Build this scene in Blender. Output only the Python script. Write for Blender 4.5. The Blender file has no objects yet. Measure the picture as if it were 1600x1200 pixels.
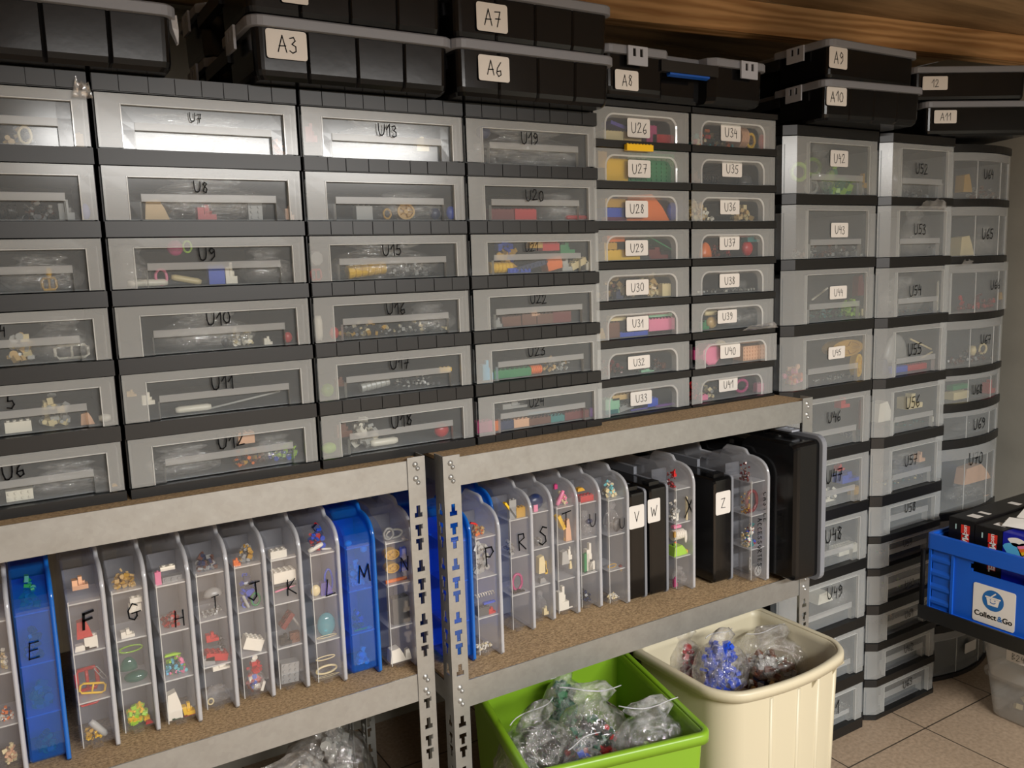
import bpy, bmesh, math, random
from mathutils import Vector, Matrix, noise

# ------------------------------------------------------------------ camera
scn = bpy.context.scene
COL = scn.collection
FPX, YAW, PIT, ROL = 1320.016, 0.546788, 0.140379, -0.031872
S0, H0 = 1.22, 1.198
fw = Vector((math.sin(YAW)*math.cos(PIT), math.cos(YAW)*math.cos(PIT), -math.sin(PIT)))
rt = fw.cross(Vector((0, 0, 1))).normalized()
up = rt.cross(fw)
rt2 = rt*math.cos(ROL) + up*math.sin(ROL)
up2 = -rt*math.sin(ROL) + up*math.cos(ROL)
CAM = Vector((0, -S0, H0))
cam = bpy.data.cameras.new('camera')
cam.sensor_width = 36
cam.lens = FPX/1600*36
cam.clip_start = .02
co = bpy.data.objects.new('camera', cam)
COL.objects.link(co)
M = Matrix((rt2, up2, -fw)).transposed().to_4x4()
M.translation = CAM
co.matrix_world = M
scn.camera = co

def ray(px, py):
    return fw + rt2*((px-800)/FPX) + up2*((600-py)/FPX)
def hit(px, py, p, n):
    d = ray(px, py); n = Vector(n)
    return CAM + d*((Vector(p)-CAM).dot(n)/d.dot(n))
def UY(px, py, y):
    return hit(px, py, (0, y, 0), (0, 1, 0))
def UX(px, py, x):
    return hit(px, py, (x, 0, 0), (1, 0, 0))

# ------------------------------------------------------------------ light
w = bpy.data.worlds.new('world'); scn.world = w
w.use_nodes = True
w.node_tree.nodes['Background'].inputs[0].default_value = (1, .95, .88, 1)
w.node_tree.nodes['Background'].inputs[1].default_value = .05
def lamp(name, loc, sx, sy, power, col, rot=(0, 0, 0)):
    l = bpy.data.lights.new(name, 'AREA'); l.shape = 'RECTANGLE'
    l.size = sx; l.size_y = sy; l.energy = power; l.color = col
    o = bpy.data.objects.new(name, l); COL.objects.link(o)
    o.location = loc; o.rotation_euler = rot
    return o
lamp('ceiling_tube_lamp', (1.0, -2.4, 1.70), 1.6, .32, 118, (1, .975, .94))
scn.view_settings.view_transform = 'Standard'
scn.view_settings.look = 'None'
scn.view_settings.exposure = 0.72
scn.view_settings.gamma = 1
scn.view_settings.use_curve_mapping = False
scn.cycles.transparent_max_bounces = 32
scn.cycles.max_bounces = 8
scn.cycles.use_denoising = True

# ------------------------------------------------------------------ materials
def lin(c):
    return tuple((x/255/12.92 if x/255 <= .04045 else ((x/255+.055)/1.055)**2.4) for x in c)
MATS = {}
def newmat(name):
    m = bpy.data.materials.new(name); m.use_nodes = True
    MATS[name] = m
    return m, m.node_tree.nodes, m.node_tree.links
def solid(name, rgb, rough=.45, metal=0, spec=.5, noise_amt=0, scale=30, bump=0, coat=0):
    m, N, L = newmat(name)
    b = N['Principled BSDF']
    c = lin(rgb)
    b.inputs['Base Color'].default_value = (*c, 1)
    b.inputs['Roughness'].default_value = rough
    b.inputs['Metallic'].default_value = metal
    b.inputs['Specular IOR Level'].default_value = spec
    b.inputs['Coat Weight'].default_value = coat
    if noise_amt or bump:
        t = N.new('ShaderNodeTexCoord')
        n = N.new('ShaderNodeTexNoise'); n.inputs['Scale'].default_value = scale
        n.inputs['Detail'].default_value = 5
        L.new(t.outputs['Object'], n.inputs['Vector'])
        if noise_amt:
            r = N.new('ShaderNodeValToRGB')
            r.color_ramp.elements[0].position = .3; r.color_ramp.elements[1].position = .7
            r.color_ramp.elements[0].color = (*[x*(1-noise_amt) for x in c], 1)
            r.color_ramp.elements[1].color = (*[min(1, x*(1+noise_amt)) for x in c], 1)
            L.new(n.outputs['Fac'], r.inputs[0]); L.new(r.outputs[0], b.inputs['Base Color'])
        if bump:
            bp = N.new('ShaderNodeBump'); bp.inputs['Strength'].default_value = bump
            bp.inputs['Distance'].default_value = .002
            L.new(n.outputs['Fac'], bp.inputs['Height']); L.new(bp.outputs[0], b.inputs['Normal'])
    return m
def plastic(name, tint, milk, col, rough=.12, spec=.05, edge=.8, bump=0, bscale=20, crease_glint=0, cscale=5, cwidth=.03):
    """thin translucent plastic: mostly lets light through, part scatters, part mirrors"""
    m, N, L = newmat(name)
    N.remove(N['Principled BSDF'])
    out = [n for n in N if n.type == 'OUTPUT_MATERIAL'][0]
    tr = N.new('ShaderNodeBsdfTransparent'); tr.inputs[0].default_value = (*tint, 1)
    df = N.new('ShaderNodeBsdfDiffuse'); df.inputs[0].default_value = (*col, 1)
    tl = N.new('ShaderNodeBsdfTranslucent'); tl.inputs[0].default_value = (*col, 1)
    gl = N.new('ShaderNodeBsdfGlossy'); gl.inputs['Roughness'].default_value = rough
    gl.inputs[0].default_value = (1, 1, 1, 1)
    a = N.new('ShaderNodeMixShader'); a.inputs[0].default_value = .3
    b = N.new('ShaderNodeMixShader'); b.inputs[0].default_value = milk
    c = N.new('ShaderNodeMixShader')
    L.new(df.outputs[0], a.inputs[1]); L.new(tl.outputs[0], a.inputs[2])
    L.new(tr.outputs[0], b.inputs[1]); L.new(a.outputs[0], b.inputs[2])
    lw = N.new('ShaderNodeLayerWeight'); lw.inputs[0].default_value = .5
    pw = N.new('ShaderNodeMath'); pw.operation = 'POWER'; pw.inputs[1].default_value = 4
    ml = N.new('ShaderNodeMath'); ml.operation = 'MULTIPLY_ADD'
    ml.inputs[1].default_value = edge; ml.inputs[2].default_value = spec
    L.new(lw.outputs['Facing'], pw.inputs[0]); L.new(pw.outputs[0], ml.inputs[0])
    L.new(ml.outputs[0], c.inputs[0])
    L.new(b.outputs[0], c.inputs[1]); L.new(gl.outputs[0], c.inputs[2])
    if bump:
        t = N.new('ShaderNodeTexCoord')
        n = N.new('ShaderNodeTexNoise'); n.inputs['Scale'].default_value = bscale
        n.inputs['Detail'].default_value = 3; n.inputs['Distortion'].default_value = 1
        bp = N.new('ShaderNodeBump'); bp.inputs['Strength'].default_value = bump
        bp.inputs['Distance'].default_value = .01
        L.new(t.outputs['Object'], n.inputs['Vector']); L.new(n.outputs['Fac'], bp.inputs['Height'])
        L.new(bp.outputs[0], gl.inputs['Normal'])
    if crease_glint:      # fine white fold lines that also paint in glints on the crinkled film
        t = N.new('ShaderNodeTexCoord')
        n = N.new('ShaderNodeTexNoise'); n.inputs['Scale'].default_value = cscale; n.inputs['Detail'].default_value = 2.5; n.inputs['Distortion'].default_value = .6
        L.new(t.outputs['Object'], n.inputs['Vector'])
        sb = N.new('ShaderNodeMath'); sb.operation = 'SUBTRACT'; sb.inputs[1].default_value = .5
        ab = N.new('ShaderNodeMath'); ab.operation = 'ABSOLUTE'
        mr = N.new('ShaderNodeMapRange'); mr.inputs[1].default_value = 0; mr.inputs[2].default_value = cwidth
        mr.inputs[3].default_value = crease_glint; mr.inputs[4].default_value = milk
        L.new(n.outputs['Fac'], sb.inputs[0]); L.new(sb.outputs[0], ab.inputs[0]); L.new(ab.outputs[0], mr.inputs[0]); L.new(mr.outputs[0], b.inputs[0])
    L.new(c.outputs[0], out.inputs[0])
    return m

plastic('frosted', (.92, .93, .93), .27, (.78, .80, .79), .2, .028, .5)
plastic('hazypane', (.94, .95, .95), .15, (.70, .73, .73), .14, .02, .5)
plastic('clearpane', (.94, .95, .95), .09, (.70, .74, .76), .13, .02, .5)
plastic('lip', (.92, .93, .93), .34, (.70, .72, .72), .18, .03, .5)
plastic('ridge', (.9, .92, .92), .55, (.84, .85, .84), .12, .08, .5)
plastic('liner', (.9, .92, .93), .24, (.66, .68, .70), .2, .02, .2)
plastic('orgclear', (.97, .972, .98), .035, (.70, .71, .74), .08, .04, .5)
plastic('orglid', (.93, .94, .96), .5, (.84, .85, .88), .15, .07, .5)
plastic('orgdiv', (.94, .95, .96), .45, (.8, .81, .84), .15, .05, .5)
plastic('orgblue', (.34, .68, 1.0), .15, (.02, .32, .88), .08, .05, .5)
plastic('orgbluelid', (.08, .4, .95), .6, (.015, .28, .85), .12, .06, .5)
plastic('bag', (.98, .98, .98), .03, (.9, .9, .9), .07, .16, .8, 1, 12, crease_glint=.24, cscale=3.2, cwidth=.07)
plastic('bagsmall', (.985, .985, .985), .03, (.9, .9, .9), .09, .14, .7, 1, 5, crease_glint=.30, cscale=4.5, cwidth=.05)
plastic('orgback', (.9, .91, .93), .35, (.5, .51, .54), .3, .02, .2)
plastic('tub', (.95, .95, .95), .2, (.85, .84, .80), .15, .05, .5)
solid('black', (20, 20, 20), .38, spec=.5)
solid('wallpale', (170, 166, 158), .9)
solid('blackshiny', (13, 13, 14), .16, spec=.5)
solid('blackcase', (15, 15, 16), .17, spec=.3, bump=.1, scale=14)
solid('caselid', (122, 125, 132), .42)
solid('caselatch', (165, 169, 178), .3)
solid('handleblue', (20, 80, 170), .35)
solid('paper', (214, 210, 204), .6)
solid('ink', (8, 8, 10), .6, spec=.1)
solid('crateblue', (20, 84, 184), .38, noise_amt=.06, scale=8)
solid('greenbin', (114, 154, 30), .38)
solid('creambin', (190, 182, 157), .42)
solid('wall', (146, 143, 132), .9, noise_amt=.12, scale=6, bump=.3)
solid('logoblue', (25, 95, 160), .5)
solid('logored', (215, 50, 35), .4)
solid('boxblack', (16, 14, 15), .3)
solid('boxblue', (15, 25, 150), .3)
solid('white', (235, 232, 224), .35)
PAL = dict(white=(236, 230, 215), cream=(226, 208, 160), tan=(205, 170, 110), yellow=(238, 190, 35), orange=(235, 115, 30), red=(190, 25, 30),
           darkred=(110, 25, 28), pink=(235, 130, 165), magenta=(175, 50, 110), purple=(110, 60, 140), violet=(85, 75, 160), blue=(20, 70, 190), navy=(30, 45, 85),
           lightblue=(90, 180, 220), aqua=(120, 210, 215), teal=(40, 125, 125), mint=(140, 195, 160), green=(25, 130, 75), darkgreen=(20, 85, 60), lime=(160, 210, 40),
           brown=(105, 60, 42), peach=(225, 175, 140), grey=(150, 150, 148), darkgrey=(75, 76, 78), charcoal=(40, 42, 46), blackish=(25, 25, 28), gold=(195, 150, 50), silver=(175, 175, 170))
for k, v in PAL.items():
    solid('c_'+k, v, .3)
plastic('t_lime', (.6, .9, .1), .45, (.45, .75, .03), .1)
plastic('t_aqua', (.3, .8, .85), .4, (.2, .65, .75), .1)
plastic('t_green', (.05, .5, .35), .45, (.02, .25, .2), .1)

def wood(name, c1, c2, rot, scale=6, stretch=.12):
    m, N, L = newmat(name)
    b = N['Principled BSDF']; b.inputs['Roughness'].default_value = .6
    t = N.new('ShaderNodeTexCoord'); mp = N.new('ShaderNodeMapping')
    mp.inputs['Scale'].default_value = (stretch, 1, 1) if rot == 0 else (1, stretch, 1)
    n1 = N.new('ShaderNodeTexNoise'); n1.inputs['Scale'].default_value = 5; n1.inputs['Detail'].default_value = 2
    wv = N.new('ShaderNodeTexWave'); wv.wave_type = 'RINGS'; wv.inputs['Scale'].default_value = scale
    wv.inputs['Distortion'].default_value = 9; wv.inputs['Detail'].default_value = 4; wv.inputs['Detail Scale'].default_value = 1.2
    n2 = N.new('ShaderNodeTexNoise'); n2.inputs['Scale'].default_value = 90; n2.inputs['Detail'].default_value = 4
    r = N.new('ShaderNodeValToRGB')
    r.color_ramp.elements[0].color = (*lin(c1), 1); r.color_ramp.elements[1].color = (*lin(c2), 1)
    r.color_ramp.elements[0].position = .15; r.color_ramp.elements[1].position = .8
    mx = N.new('ShaderNodeMath'); mx.operation = 'MULTIPLY_ADD'; mx.inputs[1].default_value = .42
    ml = N.new('ShaderNodeMath'); ml.operation = 'MULTIPLY'; ml.inputs[1].default_value = .45
    L.new(t.outputs['Object'], mp.inputs[0])
    for x in (n1, wv, n2): L.new(mp.outputs[0], x.inputs['Vector'])
    L.new(n2.outputs['Fac'], ml.inputs[0]); L.new(wv.outputs['Fac'], mx.inputs[0]); L.new(ml.outputs[0], mx.inputs[2])
    L.new(mx.outputs[0], r.inputs[0]); L.new(r.outputs[0], b.inputs['Base Color'])
    return m
wood('beamwood', (172, 126, 78), (236, 194, 140), 0, 15, .09)
wood('boardwood', (128, 106, 78), (184, 156, 118), 0, 7, .12)

def chip():
    m, N, L = newmat('chipboard')
    b = N['Principled BSDF']; b.inputs['Roughness'].default_value = .8
    t = N.new('ShaderNodeTexCoord'); mp = N.new('ShaderNodeMapping'); mp.inputs['Scale'].default_value = (.7, 1, 1)
    n = N.new('ShaderNodeTexNoise'); n.inputs['Scale'].default_value = 300; n.inputs['Detail'].default_value = 5
    n.inputs['Roughness'].default_value = .7
    r = N.new('ShaderNodeValToRGB')
    r.color_ramp.elements[0].position = .33; r.color_ramp.elements[1].position = .68
    r.color_ramp.elements[0].color = (*lin((108, 86, 60)), 1); r.color_ramp.elements[1].color = (*lin((196, 168, 128)), 1)
    L.new(t.outputs['Object'], mp.inputs[0]); L.new(mp.outputs[0], n.inputs['Vector'])
    L.new(n.outputs['Fac'], r.inputs[0]); L.new(r.outputs[0], b.inputs['Base Color'])
chip()
def galv(name='galvanised', tint=(.36, .365, .355)):
    m, N, L = newmat(name)
    b = N['Principled BSDF']; b.inputs['Metallic'].default_value = .75
    t = N.new('ShaderNodeTexCoord')
    v = N.new('ShaderNodeTexVoronoi'); v.inputs['Scale'].default_value = 160
    n = N.new('ShaderNodeTexNoise'); n.inputs['Scale'].default_value = 40; n.inputs['Detail'].default_value = 5
    r = N.new('ShaderNodeValToRGB')
    r.color_ramp.elements[0].color = (*[x*.86 for x in tint], 1); r.color_ramp.elements[1].color = (*[x*1.1 for x in tint], 1)
    r2 = N.new('ShaderNodeMapRange'); r2.inputs[3].default_value = .34; r2.inputs[4].default_value = .5
    mx = N.new('ShaderNodeMath'); mx.operation = 'ADD'
    m2 = N.new('ShaderNodeMath'); m2.operation = 'MULTIPLY'; m2.inputs[1].default_value = .25
    sp = N.new('ShaderNodeSeparateColor')
    L.new(t.outputs['Object'], v.inputs['Vector']); L.new(t.outputs['Object'], n.inputs['Vector'])
    L.new(v.outputs['Color'], sp.inputs[0]); L.new(sp.outputs[0], m2.inputs[0])
    L.new(m2.outputs[0], mx.inputs[0]); L.new(n.outputs['Fac'], mx.inputs[1])
    L.new(mx.outputs[0], r.inputs[0]); L.new(r.outputs[0], b.inputs['Base Color'])
    L.new(n.outputs['Fac'], r2.inputs[0]); L.new(r2.outputs[0], b.inputs['Roughness'])
galv()
def tiles():
    m, N, L = newmat('floortile')
    b = N['Principled BSDF']; b.inputs['Roughness'].default_value = .55
    t = N.new('ShaderNodeTexCoord'); mp = N.new('ShaderNodeMapping')
    mp.inputs['Location'].default_value = (-.11, .045, 0)
    br = N.new('ShaderNodeTexBrick'); br.offset = 0; br.inputs['Scale'].default_value = 1
    br.inputs['Brick Width'].default_value = .3; br.inputs['Row Height'].default_value = .3
    br.inputs['Mortar Size'].default_value = .0022; br.inputs['Mortar Smooth'].default_value = .3
    n = N.new('ShaderNodeTexNoise'); n.inputs['Scale'].default_value = 110; n.inputs['Detail'].default_value = 6
    r = N.new('ShaderNodeValToRGB')
    r.color_ramp.elements[0].color = (*lin((136, 118, 98)), 1); r.color_ramp.elements[1].color = (*lin((164, 144, 122)), 1)
    r.color_ramp.elements[0].position = .3; r.color_ramp.elements[1].position = .7
    L.new(t.outputs['Object'], mp.inputs[0]); L.new(mp.outputs[0], br.inputs['Vector'])
    L.new(t.outputs['Object'], n.inputs['Vector']); L.new(n.outputs['Fac'], r.inputs[0])
    L.new(r.outputs[0], br.inputs['Color1']); L.new(r.outputs[0], br.inputs['Color2'])
    br.inputs['Mortar'].default_value = (*lin((62, 52, 42)), 1)
    L.new(br.outputs['Color'], b.inputs['Base Color'])
tiles()

# ------------------------------------------------------------------ mesh helpers
class MB:
    def __init__(s): s.v = []; s.f = []; s.m = []; s.mats = []; s.sm = []
    def mi(s, mat):
        if mat not in s.mats: s.mats.append(mat)
        return s.mats.index(mat)
    def face(s, pts, mat, smooth=False):
        k = len(s.v); s.v += [tuple(p) for p in pts]
        s.f.append(tuple(range(k, k+len(pts)))); s.m.append(s.mi(mat)); s.sm.append(smooth)
    def box(s, x0, x1, y0, y1, z0, z1, mat, R=None):
        P = [Vector((x, y, z)) for z in (z0, z1) for y in (y0, y1) for x in (x0, x1)]
        if R is not None:
            c = Vector(((x0+x1)/2, (y0+y1)/2, (z0+z1)/2)); P = [R @ (p-c)+c for p in P]
        k = len(s.v); s.v += [tuple(p) for p in P]; q = s.mi(mat)
        for f in ((0, 2, 3, 1), (4, 5, 7, 6), (0, 1, 5, 4), (2, 6, 7, 3), (0, 4, 6, 2), (1, 3, 7, 5)):
            s.f.append(tuple(k+i for i in f)); s.m.append(q); s.sm.append(False)
    def loft(s, loops, mat, cap0=True, cap1=True, smooth=True, closed=True):
        k = len(s.v); n = len(loops[0]); q = s.mi(mat)
        for l in loops: s.v += [tuple(p) for p in l]
        for a in range(len(loops)-1):
            for i in range(n if closed else n-1):
                j = (i+1) % n
                s.f.append((k+a*n+i, k+a*n+j, k+(a+1)*n+j, k+(a+1)*n+i)); s.m.append(q); s.sm.append(smooth)
        if cap0: s.f.append(tuple(k+i for i in reversed(range(n)))); s.m.append(q); s.sm.append(False)
        if cap1: s.f.append(tuple(k+(len(loops)-1)*n+i for i in range(n))); s.m.append(q); s.sm.append(False)
    def prism(s, pts, z0, z1, mat, smooth=False):      # plan outline, upright
        s.loft([[(x, y, z0) for x, y in pts], [(x, y, z1) for x, y in pts]], mat, smooth=smooth)
    def tube(s, path, r, mat, n=8, closed=False):
        P = [Vector(p) for p in path]; loops = []
        for i, p in enumerate(P):
            a = P[i-1] if (i > 0 or closed) else p
            b = P[(i+1) % len(P)] if (i < len(P)-1 or closed) else p
            t = (b-a).normalized(); u = t.orthogonal().normalized() if abs(t.z) > .95 else t.cross(Vector((0, 0, 1))).normalized()
            if abs(t.z) > .95: u = Vector((1, 0, 0))
            v = t.cross(u).normalized(); u = v.cross(t)
            rr = r[i] if isinstance(r, (list, tuple)) else r
            loops.append([p+u*math.cos(2*math.pi*k/n)*rr+v*math.sin(2*math.pi*k/n)*rr for k in range(n)])
        if closed: loops.append(loops[0])
        s.loft(loops, mat, not closed, not closed)
    def cyl(s, c, r, z0, z1, mat, n=16, r1=None):
        r1 = r if r1 is None else r1
        s.loft([[(c[0]+math.cos(2*math.pi*k/n)*q, c[1]+math.sin(2*math.pi*k/n)*q, z) for k in range(n)] for q, z in ((r, z0), (r1, z1))], mat)
    def mesh(s, name, merge=True):
        me = bpy.data.meshes.new(name)
        me.from_pydata(s.v, [], s.f)
        for m in s.mats: me.materials.append(MATS[m])
        me.polygons.foreach_set('material_index', s.m)
        me.polygons.foreach_set('use_smooth', s.sm)
        me.update()
        bm = bmesh.new(); bm.from_mesh(me)
        if merge: bmesh.ops.remove_doubles(bm, verts=bm.verts, dist=1e-6)
        bmesh.ops.recalc_face_normals(bm, faces=bm.faces)
        bm.to_mesh(me); bm.free()
        return me
    def build(s, name, parent=None, merge=True, **k):
        o = bpy.data.objects.new(name, s.mesh(name, merge)); COL.objects.link(o)
        if parent: o.parent = parent
        return tag(o, **k)
def tag(o, label=None, cat=None, group=None, kind=None):
    for a, b in (('label', label), ('category', cat), ('group', group), ('kind', kind)):
        if b: o[a] = b
    return o
def thing(name, loc, label, cat, group=None, rz=0):
    o = bpy.data.objects.new(name, None); COL.objects.link(o)
    o.location = loc; o.rotation_euler = (0, 0, rz); o.empty_display_size = .05
    return tag(o, label, cat, group)
def inst(name, me, parent, loc=(0, 0, 0), **k):
    o = bpy.data.objects.new(name, me); COL.objects.link(o); o.parent = parent; o.location = loc
    return tag(o, **k)
def solidify(me, t):
    """give an open sheet real thickness"""
    bm = bmesh.new(); bm.from_mesh(me)
    bmesh.ops.recalc_face_normals(bm, faces=bm.faces)
    bm.normal_update()
    fs = bm.faces[:]; vs = bm.verts[:]
    off = {}
    for v in vs:
        n = Vector()
        for f in v.link_faces: n += f.normal
        off[v] = bm.verts.new(v.co-(n.normalized()*t if n.length > 1e-6 else Vector()))
    edges = [(e, e.link_faces[0]) for e in bm.edges if len(e.link_faces) == 1]
    for f in fs:
        try: g = bm.faces.new([off[v] for v in reversed(f.verts)])
        except ValueError: continue
        g.material_index = f.material_index; g.smooth = f.smooth
    for e, f in edges:
        a, b = e.verts
        try: g = bm.faces.new([a, b, off[b], off[a]])
        except ValueError: continue
        g.material_index = f.material_index
    bmesh.ops.recalc_face_normals(bm, faces=bm.faces)
    bm.to_mesh(me); bm.free()
def rrect(x0, x1, y0, y1, r, n=5):
    P = []
    for cx, cy, a0 in ((x1-r, y1-r, 0), (x0+r, y1-r, 90), (x0+r, y0+r, 180), (x1-r, y0+r, 270)):
        for k in range(n+1):
            a = math.radians(a0+90*k/n); P.append((cx+math.cos(a)*r, cy+math.sin(a)*r))
    return P
def arc(cx, cy, r, a0, a1, n):
    return [(cx+r*math.cos(math.radians(a0+(a1-a0)*k/n)), cy+r*math.sin(math.radians(a0+(a1-a0)*k/n))) for k in range(n+1)]

# ------------------------------------------------------------------ handwriting
G = {
 'U': [[(0, 1), (.02, .4), (.12, .06), (.3, 0), (.48, .15), (.55, .5), (.56, .95)]],
 'A': [[(0, 0), (.3, 1), (.55, 0)], [(.08, .35), (.5, .38)]],
 '0': [[(.25, .95), (.05, .7), (.02, .3), (.2, .02), (.42, .1), (.5, .5), (.42, .85), (.25, .95)]],
 '1': [[(0, .55), (.3, 1), (.3, 0)]],
 '2': [[(.05, .75), (.15, .98), (.38, .95), (.42, .7), (.2, .3), (.02, .03), (.5, .08)]],
 '3': [[(.05, .9), (.3, .98), (.4, .78), (.18, .55), (.42, .42), (.42, .12), (.2, 0), (.02, .12)]],
 '4': [[(.15, 1), (.05, .5), (.4, .52)], [(.38, .8), (.36, 0)]],
 '5': [[(.45, .95), (.12, .92), (.08, .55), (.35, .55), (.45, .28), (.28, .02), (.02, .08)]],
 '6': [[(.4, 1), (.12, .6), (.04, .25), (.2, 0), (.42, .15), (.38, .42), (.1, .35)]],
 '7': [[(.05, .92), (.45, .95), (.22, 0)], [(.1, .48), (.45, .5)]],
 '8': [[(.4, .85), (.2, .98), (.08, .75), (.4, .35), (.3, .02), (.06, .15), (.15, .45), (.4, .85)]],
 '9': [[(.42, .8), (.2, .98), (.05, .72), (.2, .5), (.42, .72), (.42, .3), (.15, 0)]],
 'F': [[(.05, 0), (.12, .9), (.6, 1)], [(.1, .5), (.5, .58)]],
 'E': [[(.1, 1), (0, 0)], [(.1, .98), (.55, 1)], [(.05, .52), (.45, .55)], [(0, .02), (.5, .05)]],
 'G': [[(.55, .85), (.3, 1), (.05, .6), (.08, .15), (.35, 0), (.5, .2), (.5, .45), (.25, .42), (.7, .48)]],
 'H': [[(.05, 1), (0, 0)], [(.5, 1), (.5, 0)], [(.02, .5), (.5, .52)]],
 'I': [[(.3, .9), (.28, 0)], [(.05, .9), (.55, 1)]],
 'J': [[(.4, 1), (.42, .2), (.25, 0), (.02, .2)], [(.1, .95), (.6, 1)]],
 'K': [[(.1, 1), (.05, 0)], [(.55, 1), (.08, .45), (.6, 0)]],
 'L': [[(.2, 1), (.08, .05), (.6, .12)]],
 'M': [[(0, 0), (.1, 1), (.35, .3), (.62, 1), (.7, 0)]],
 'N': [[(0, 0), (.05, 1), (.5, 0), (.55, 1)]],
 'P': [[(.1, 0), (.05, .95), (.4, .95), (.5, .7), (.3, .45), (.08, .5)]],
 'R': [[(.1, 0), (.05, .95), (.4, .95), (.45, .7), (.1, .5), (.55, 0)]],
 'S': [[(.5, .9), (.25, 1), (.08, .75), (.4, .45), (.45, .15), (.2, 0), (0, .15)]],
 'T': [[(.3, .95), (.28, 0)], [(0, .9), (.65, 1)]],
 'V': [[(0, 1), (.25, 0), (.55, 1)]],
 'W': [[(0, .9), (.15, 0), (.35, .7), (.5, 0), (.75, 1)]],
 'X': [[(0, 0), (.55, 1)], [(.05, .95), (.5, .05)]],
 'Z': [[(0, .95), (.5, 1), (.02, .05), (.55, .02)]],
 'C': [[(.5, .85), (.25, 1), (.03, .5), (.2, .03), (.5, .12)]],
 'O': [[(.25, .98), (.02, .5), (.25, 0), (.5, .5), (.25, .98)]],
 'B': [[(.05, 0), (.05, 1), (.4, .85), (.08, .52), (.45, .28), (.05, 0)]],
 ' ': [],
}
def strokes(mb, text, c, ux, uz, h, mat='ink', wt=.085, lift=.0004, rnd=None, gap=.2):
    """c centre, ux/uz unit vectors in the written plane"""
    rnd = rnd or random.Random(sum(map(ord, text)))
    adv = []; x = 0
    for ch in text:
        wd = max([p[0] for s in G[ch] for p in s], default=.4)
        adv.append(x); x += wd+gap
    tw = x-gap
    c = Vector(c); ux = Vector(ux); uz = Vector(uz); n = ux.cross(uz)   # towards the reader
    for ch, a in zip(text, adv):
        dz = rnd.uniform(-.06, .06)
        for s in G[ch]:
            P = [c+ux*((p[0]+a-tw/2)*h)+uz*((p[1]-.5+dz)*h)+n*lift for p in s]
            for i in range(len(P)-1):
                d = P[i+1]-P[i]
                if d.length < 1e-6: continue
                t = d.normalized(); v = t.cross(n)*(h*wt/2); e = t*(h*wt/2)
                mb.face([P[i]-e-v, P[i+1]+e-v, P[i+1]+e+v, P[i]-e+v], mat)
def sticker(mb, text, c, ux, uz, w_, h_, th=None, wt=.07):
    """rounded paper label with handwriting"""
    c = Vector(c); ux = Vector(ux); uz = Vector(uz); n = ux.cross(uz)
    pts = rrect(-w_/2, w_/2, -h_/2, h_/2, min(w_, h_)*.1, 3)
    mb.loft([[c+ux*x+uz*y+n*t for x, y in pts] for t in (.0002, .0008)], 'paper', smooth=False)
    if text: strokes(mb, text, c+n*.0008, ux, uz, th or h_*.55, wt=wt)
X_, Z_ = Vector((1, 0, 0)), Vector((0, 0, 1))
def mark_px(text, px, py, hpx, y, parent, origin, mat='ink', name='marking', wt=.085):
    c = UY(px, py, y); h = (UY(px, py-hpx/2, y)-UY(px, py+hpx/2, y)).z
    mb = MB(); strokes(mb, text, c-origin, X_, Z_, h, mat, wt)
    return mb.build(name, parent, merge=False)
def sticker_px(text, b, y, parent, origin, name='sticker'):
    p0 = UY(b[0], b[3], y); p1 = UY(b[2], b[1], y)
    mb = MB(); sticker(mb, text, (p0+p1)/2-origin, X_, Z_, (p1-p0).x, (p1-p0).z)
    return mb.build(name, parent, merge=False)

# ------------------------------------------------------------------ room
BACK, RIGHT, LEFT, FRONT, CEIL = .78, 2.56, -2.2, -4.6, 1.775
def struct(name, mb): return mb.build(name, kind='structure')
m = MB(); m.box(LEFT-.1, RIGHT+.1, FRONT-.1, BACK+.1, -.1, 0, 'floortile'); struct('floor', m)
m = MB(); m.box(LEFT, RIGHT, BACK, BACK+.1, 0, CEIL, 'wall'); struct('wall_back', m)
m = MB(); m.box(RIGHT, RIGHT+.1, FRONT, BACK, 0, CEIL, 'wall'); struct('wall_right', m)
m = MB(); m.box(LEFT-.1, LEFT, FRONT, BACK, 0, CEIL, 'wallpale'); struct('wall_left', m)
m = MB(); m.box(LEFT, RIGHT, FRONT-.1, FRONT, 0, CEIL, 'wallpale'); struct('wall_front', m)
m = MB()
y = FRONT; k = 0
while y < BACK:      # boards running along the wall, thin dark joints
    m.box(LEFT, RIGHT, y, min(BACK, y+.197), CEIL+(.001 if k % 2 else 0), CEIL+.02, 'boardwood'); y += .2; k += 1
m.box(LEFT, RIGHT, FRONT, BACK, CEIL+.02, CEIL+.05, 'boardwood')
struct('ceiling', m)
# roof beam
P0, P1 = hit(970, 30, (0, 0, 1.705), (0, 0, 1)), hit(1590, 96, (0, 0, 1.705), (0, 0, 1))
d = (P1-P0).normalized()
A = P0-d*((P0.x-LEFT)/d.x); B = P1+d*((RIGHT-P1.x)/d.x)
m = MB(); n_ = Vector((-d.y, d.x, 0))
L_ = (B-A).length
m.box(0, L_, 0, .045, 0, CEIL-1.705, 'beamwood')
o = m.build('trim_1', kind='structure'); o.location = A; o.rotation_euler = (0, 0, math.atan2(d.y, d.x))
# conduit on the back wall
m = MB(); q0, q1 = UY(276, 22, BACK-.012), UY(318, 27, BACK-.012)
m.tube([(q0.x-.5, BACK-.012, q1.z), (q1.x, BACK-.012, q1.z)], .011, 'wall')
m.build('trim_2', kind='structure')

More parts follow.
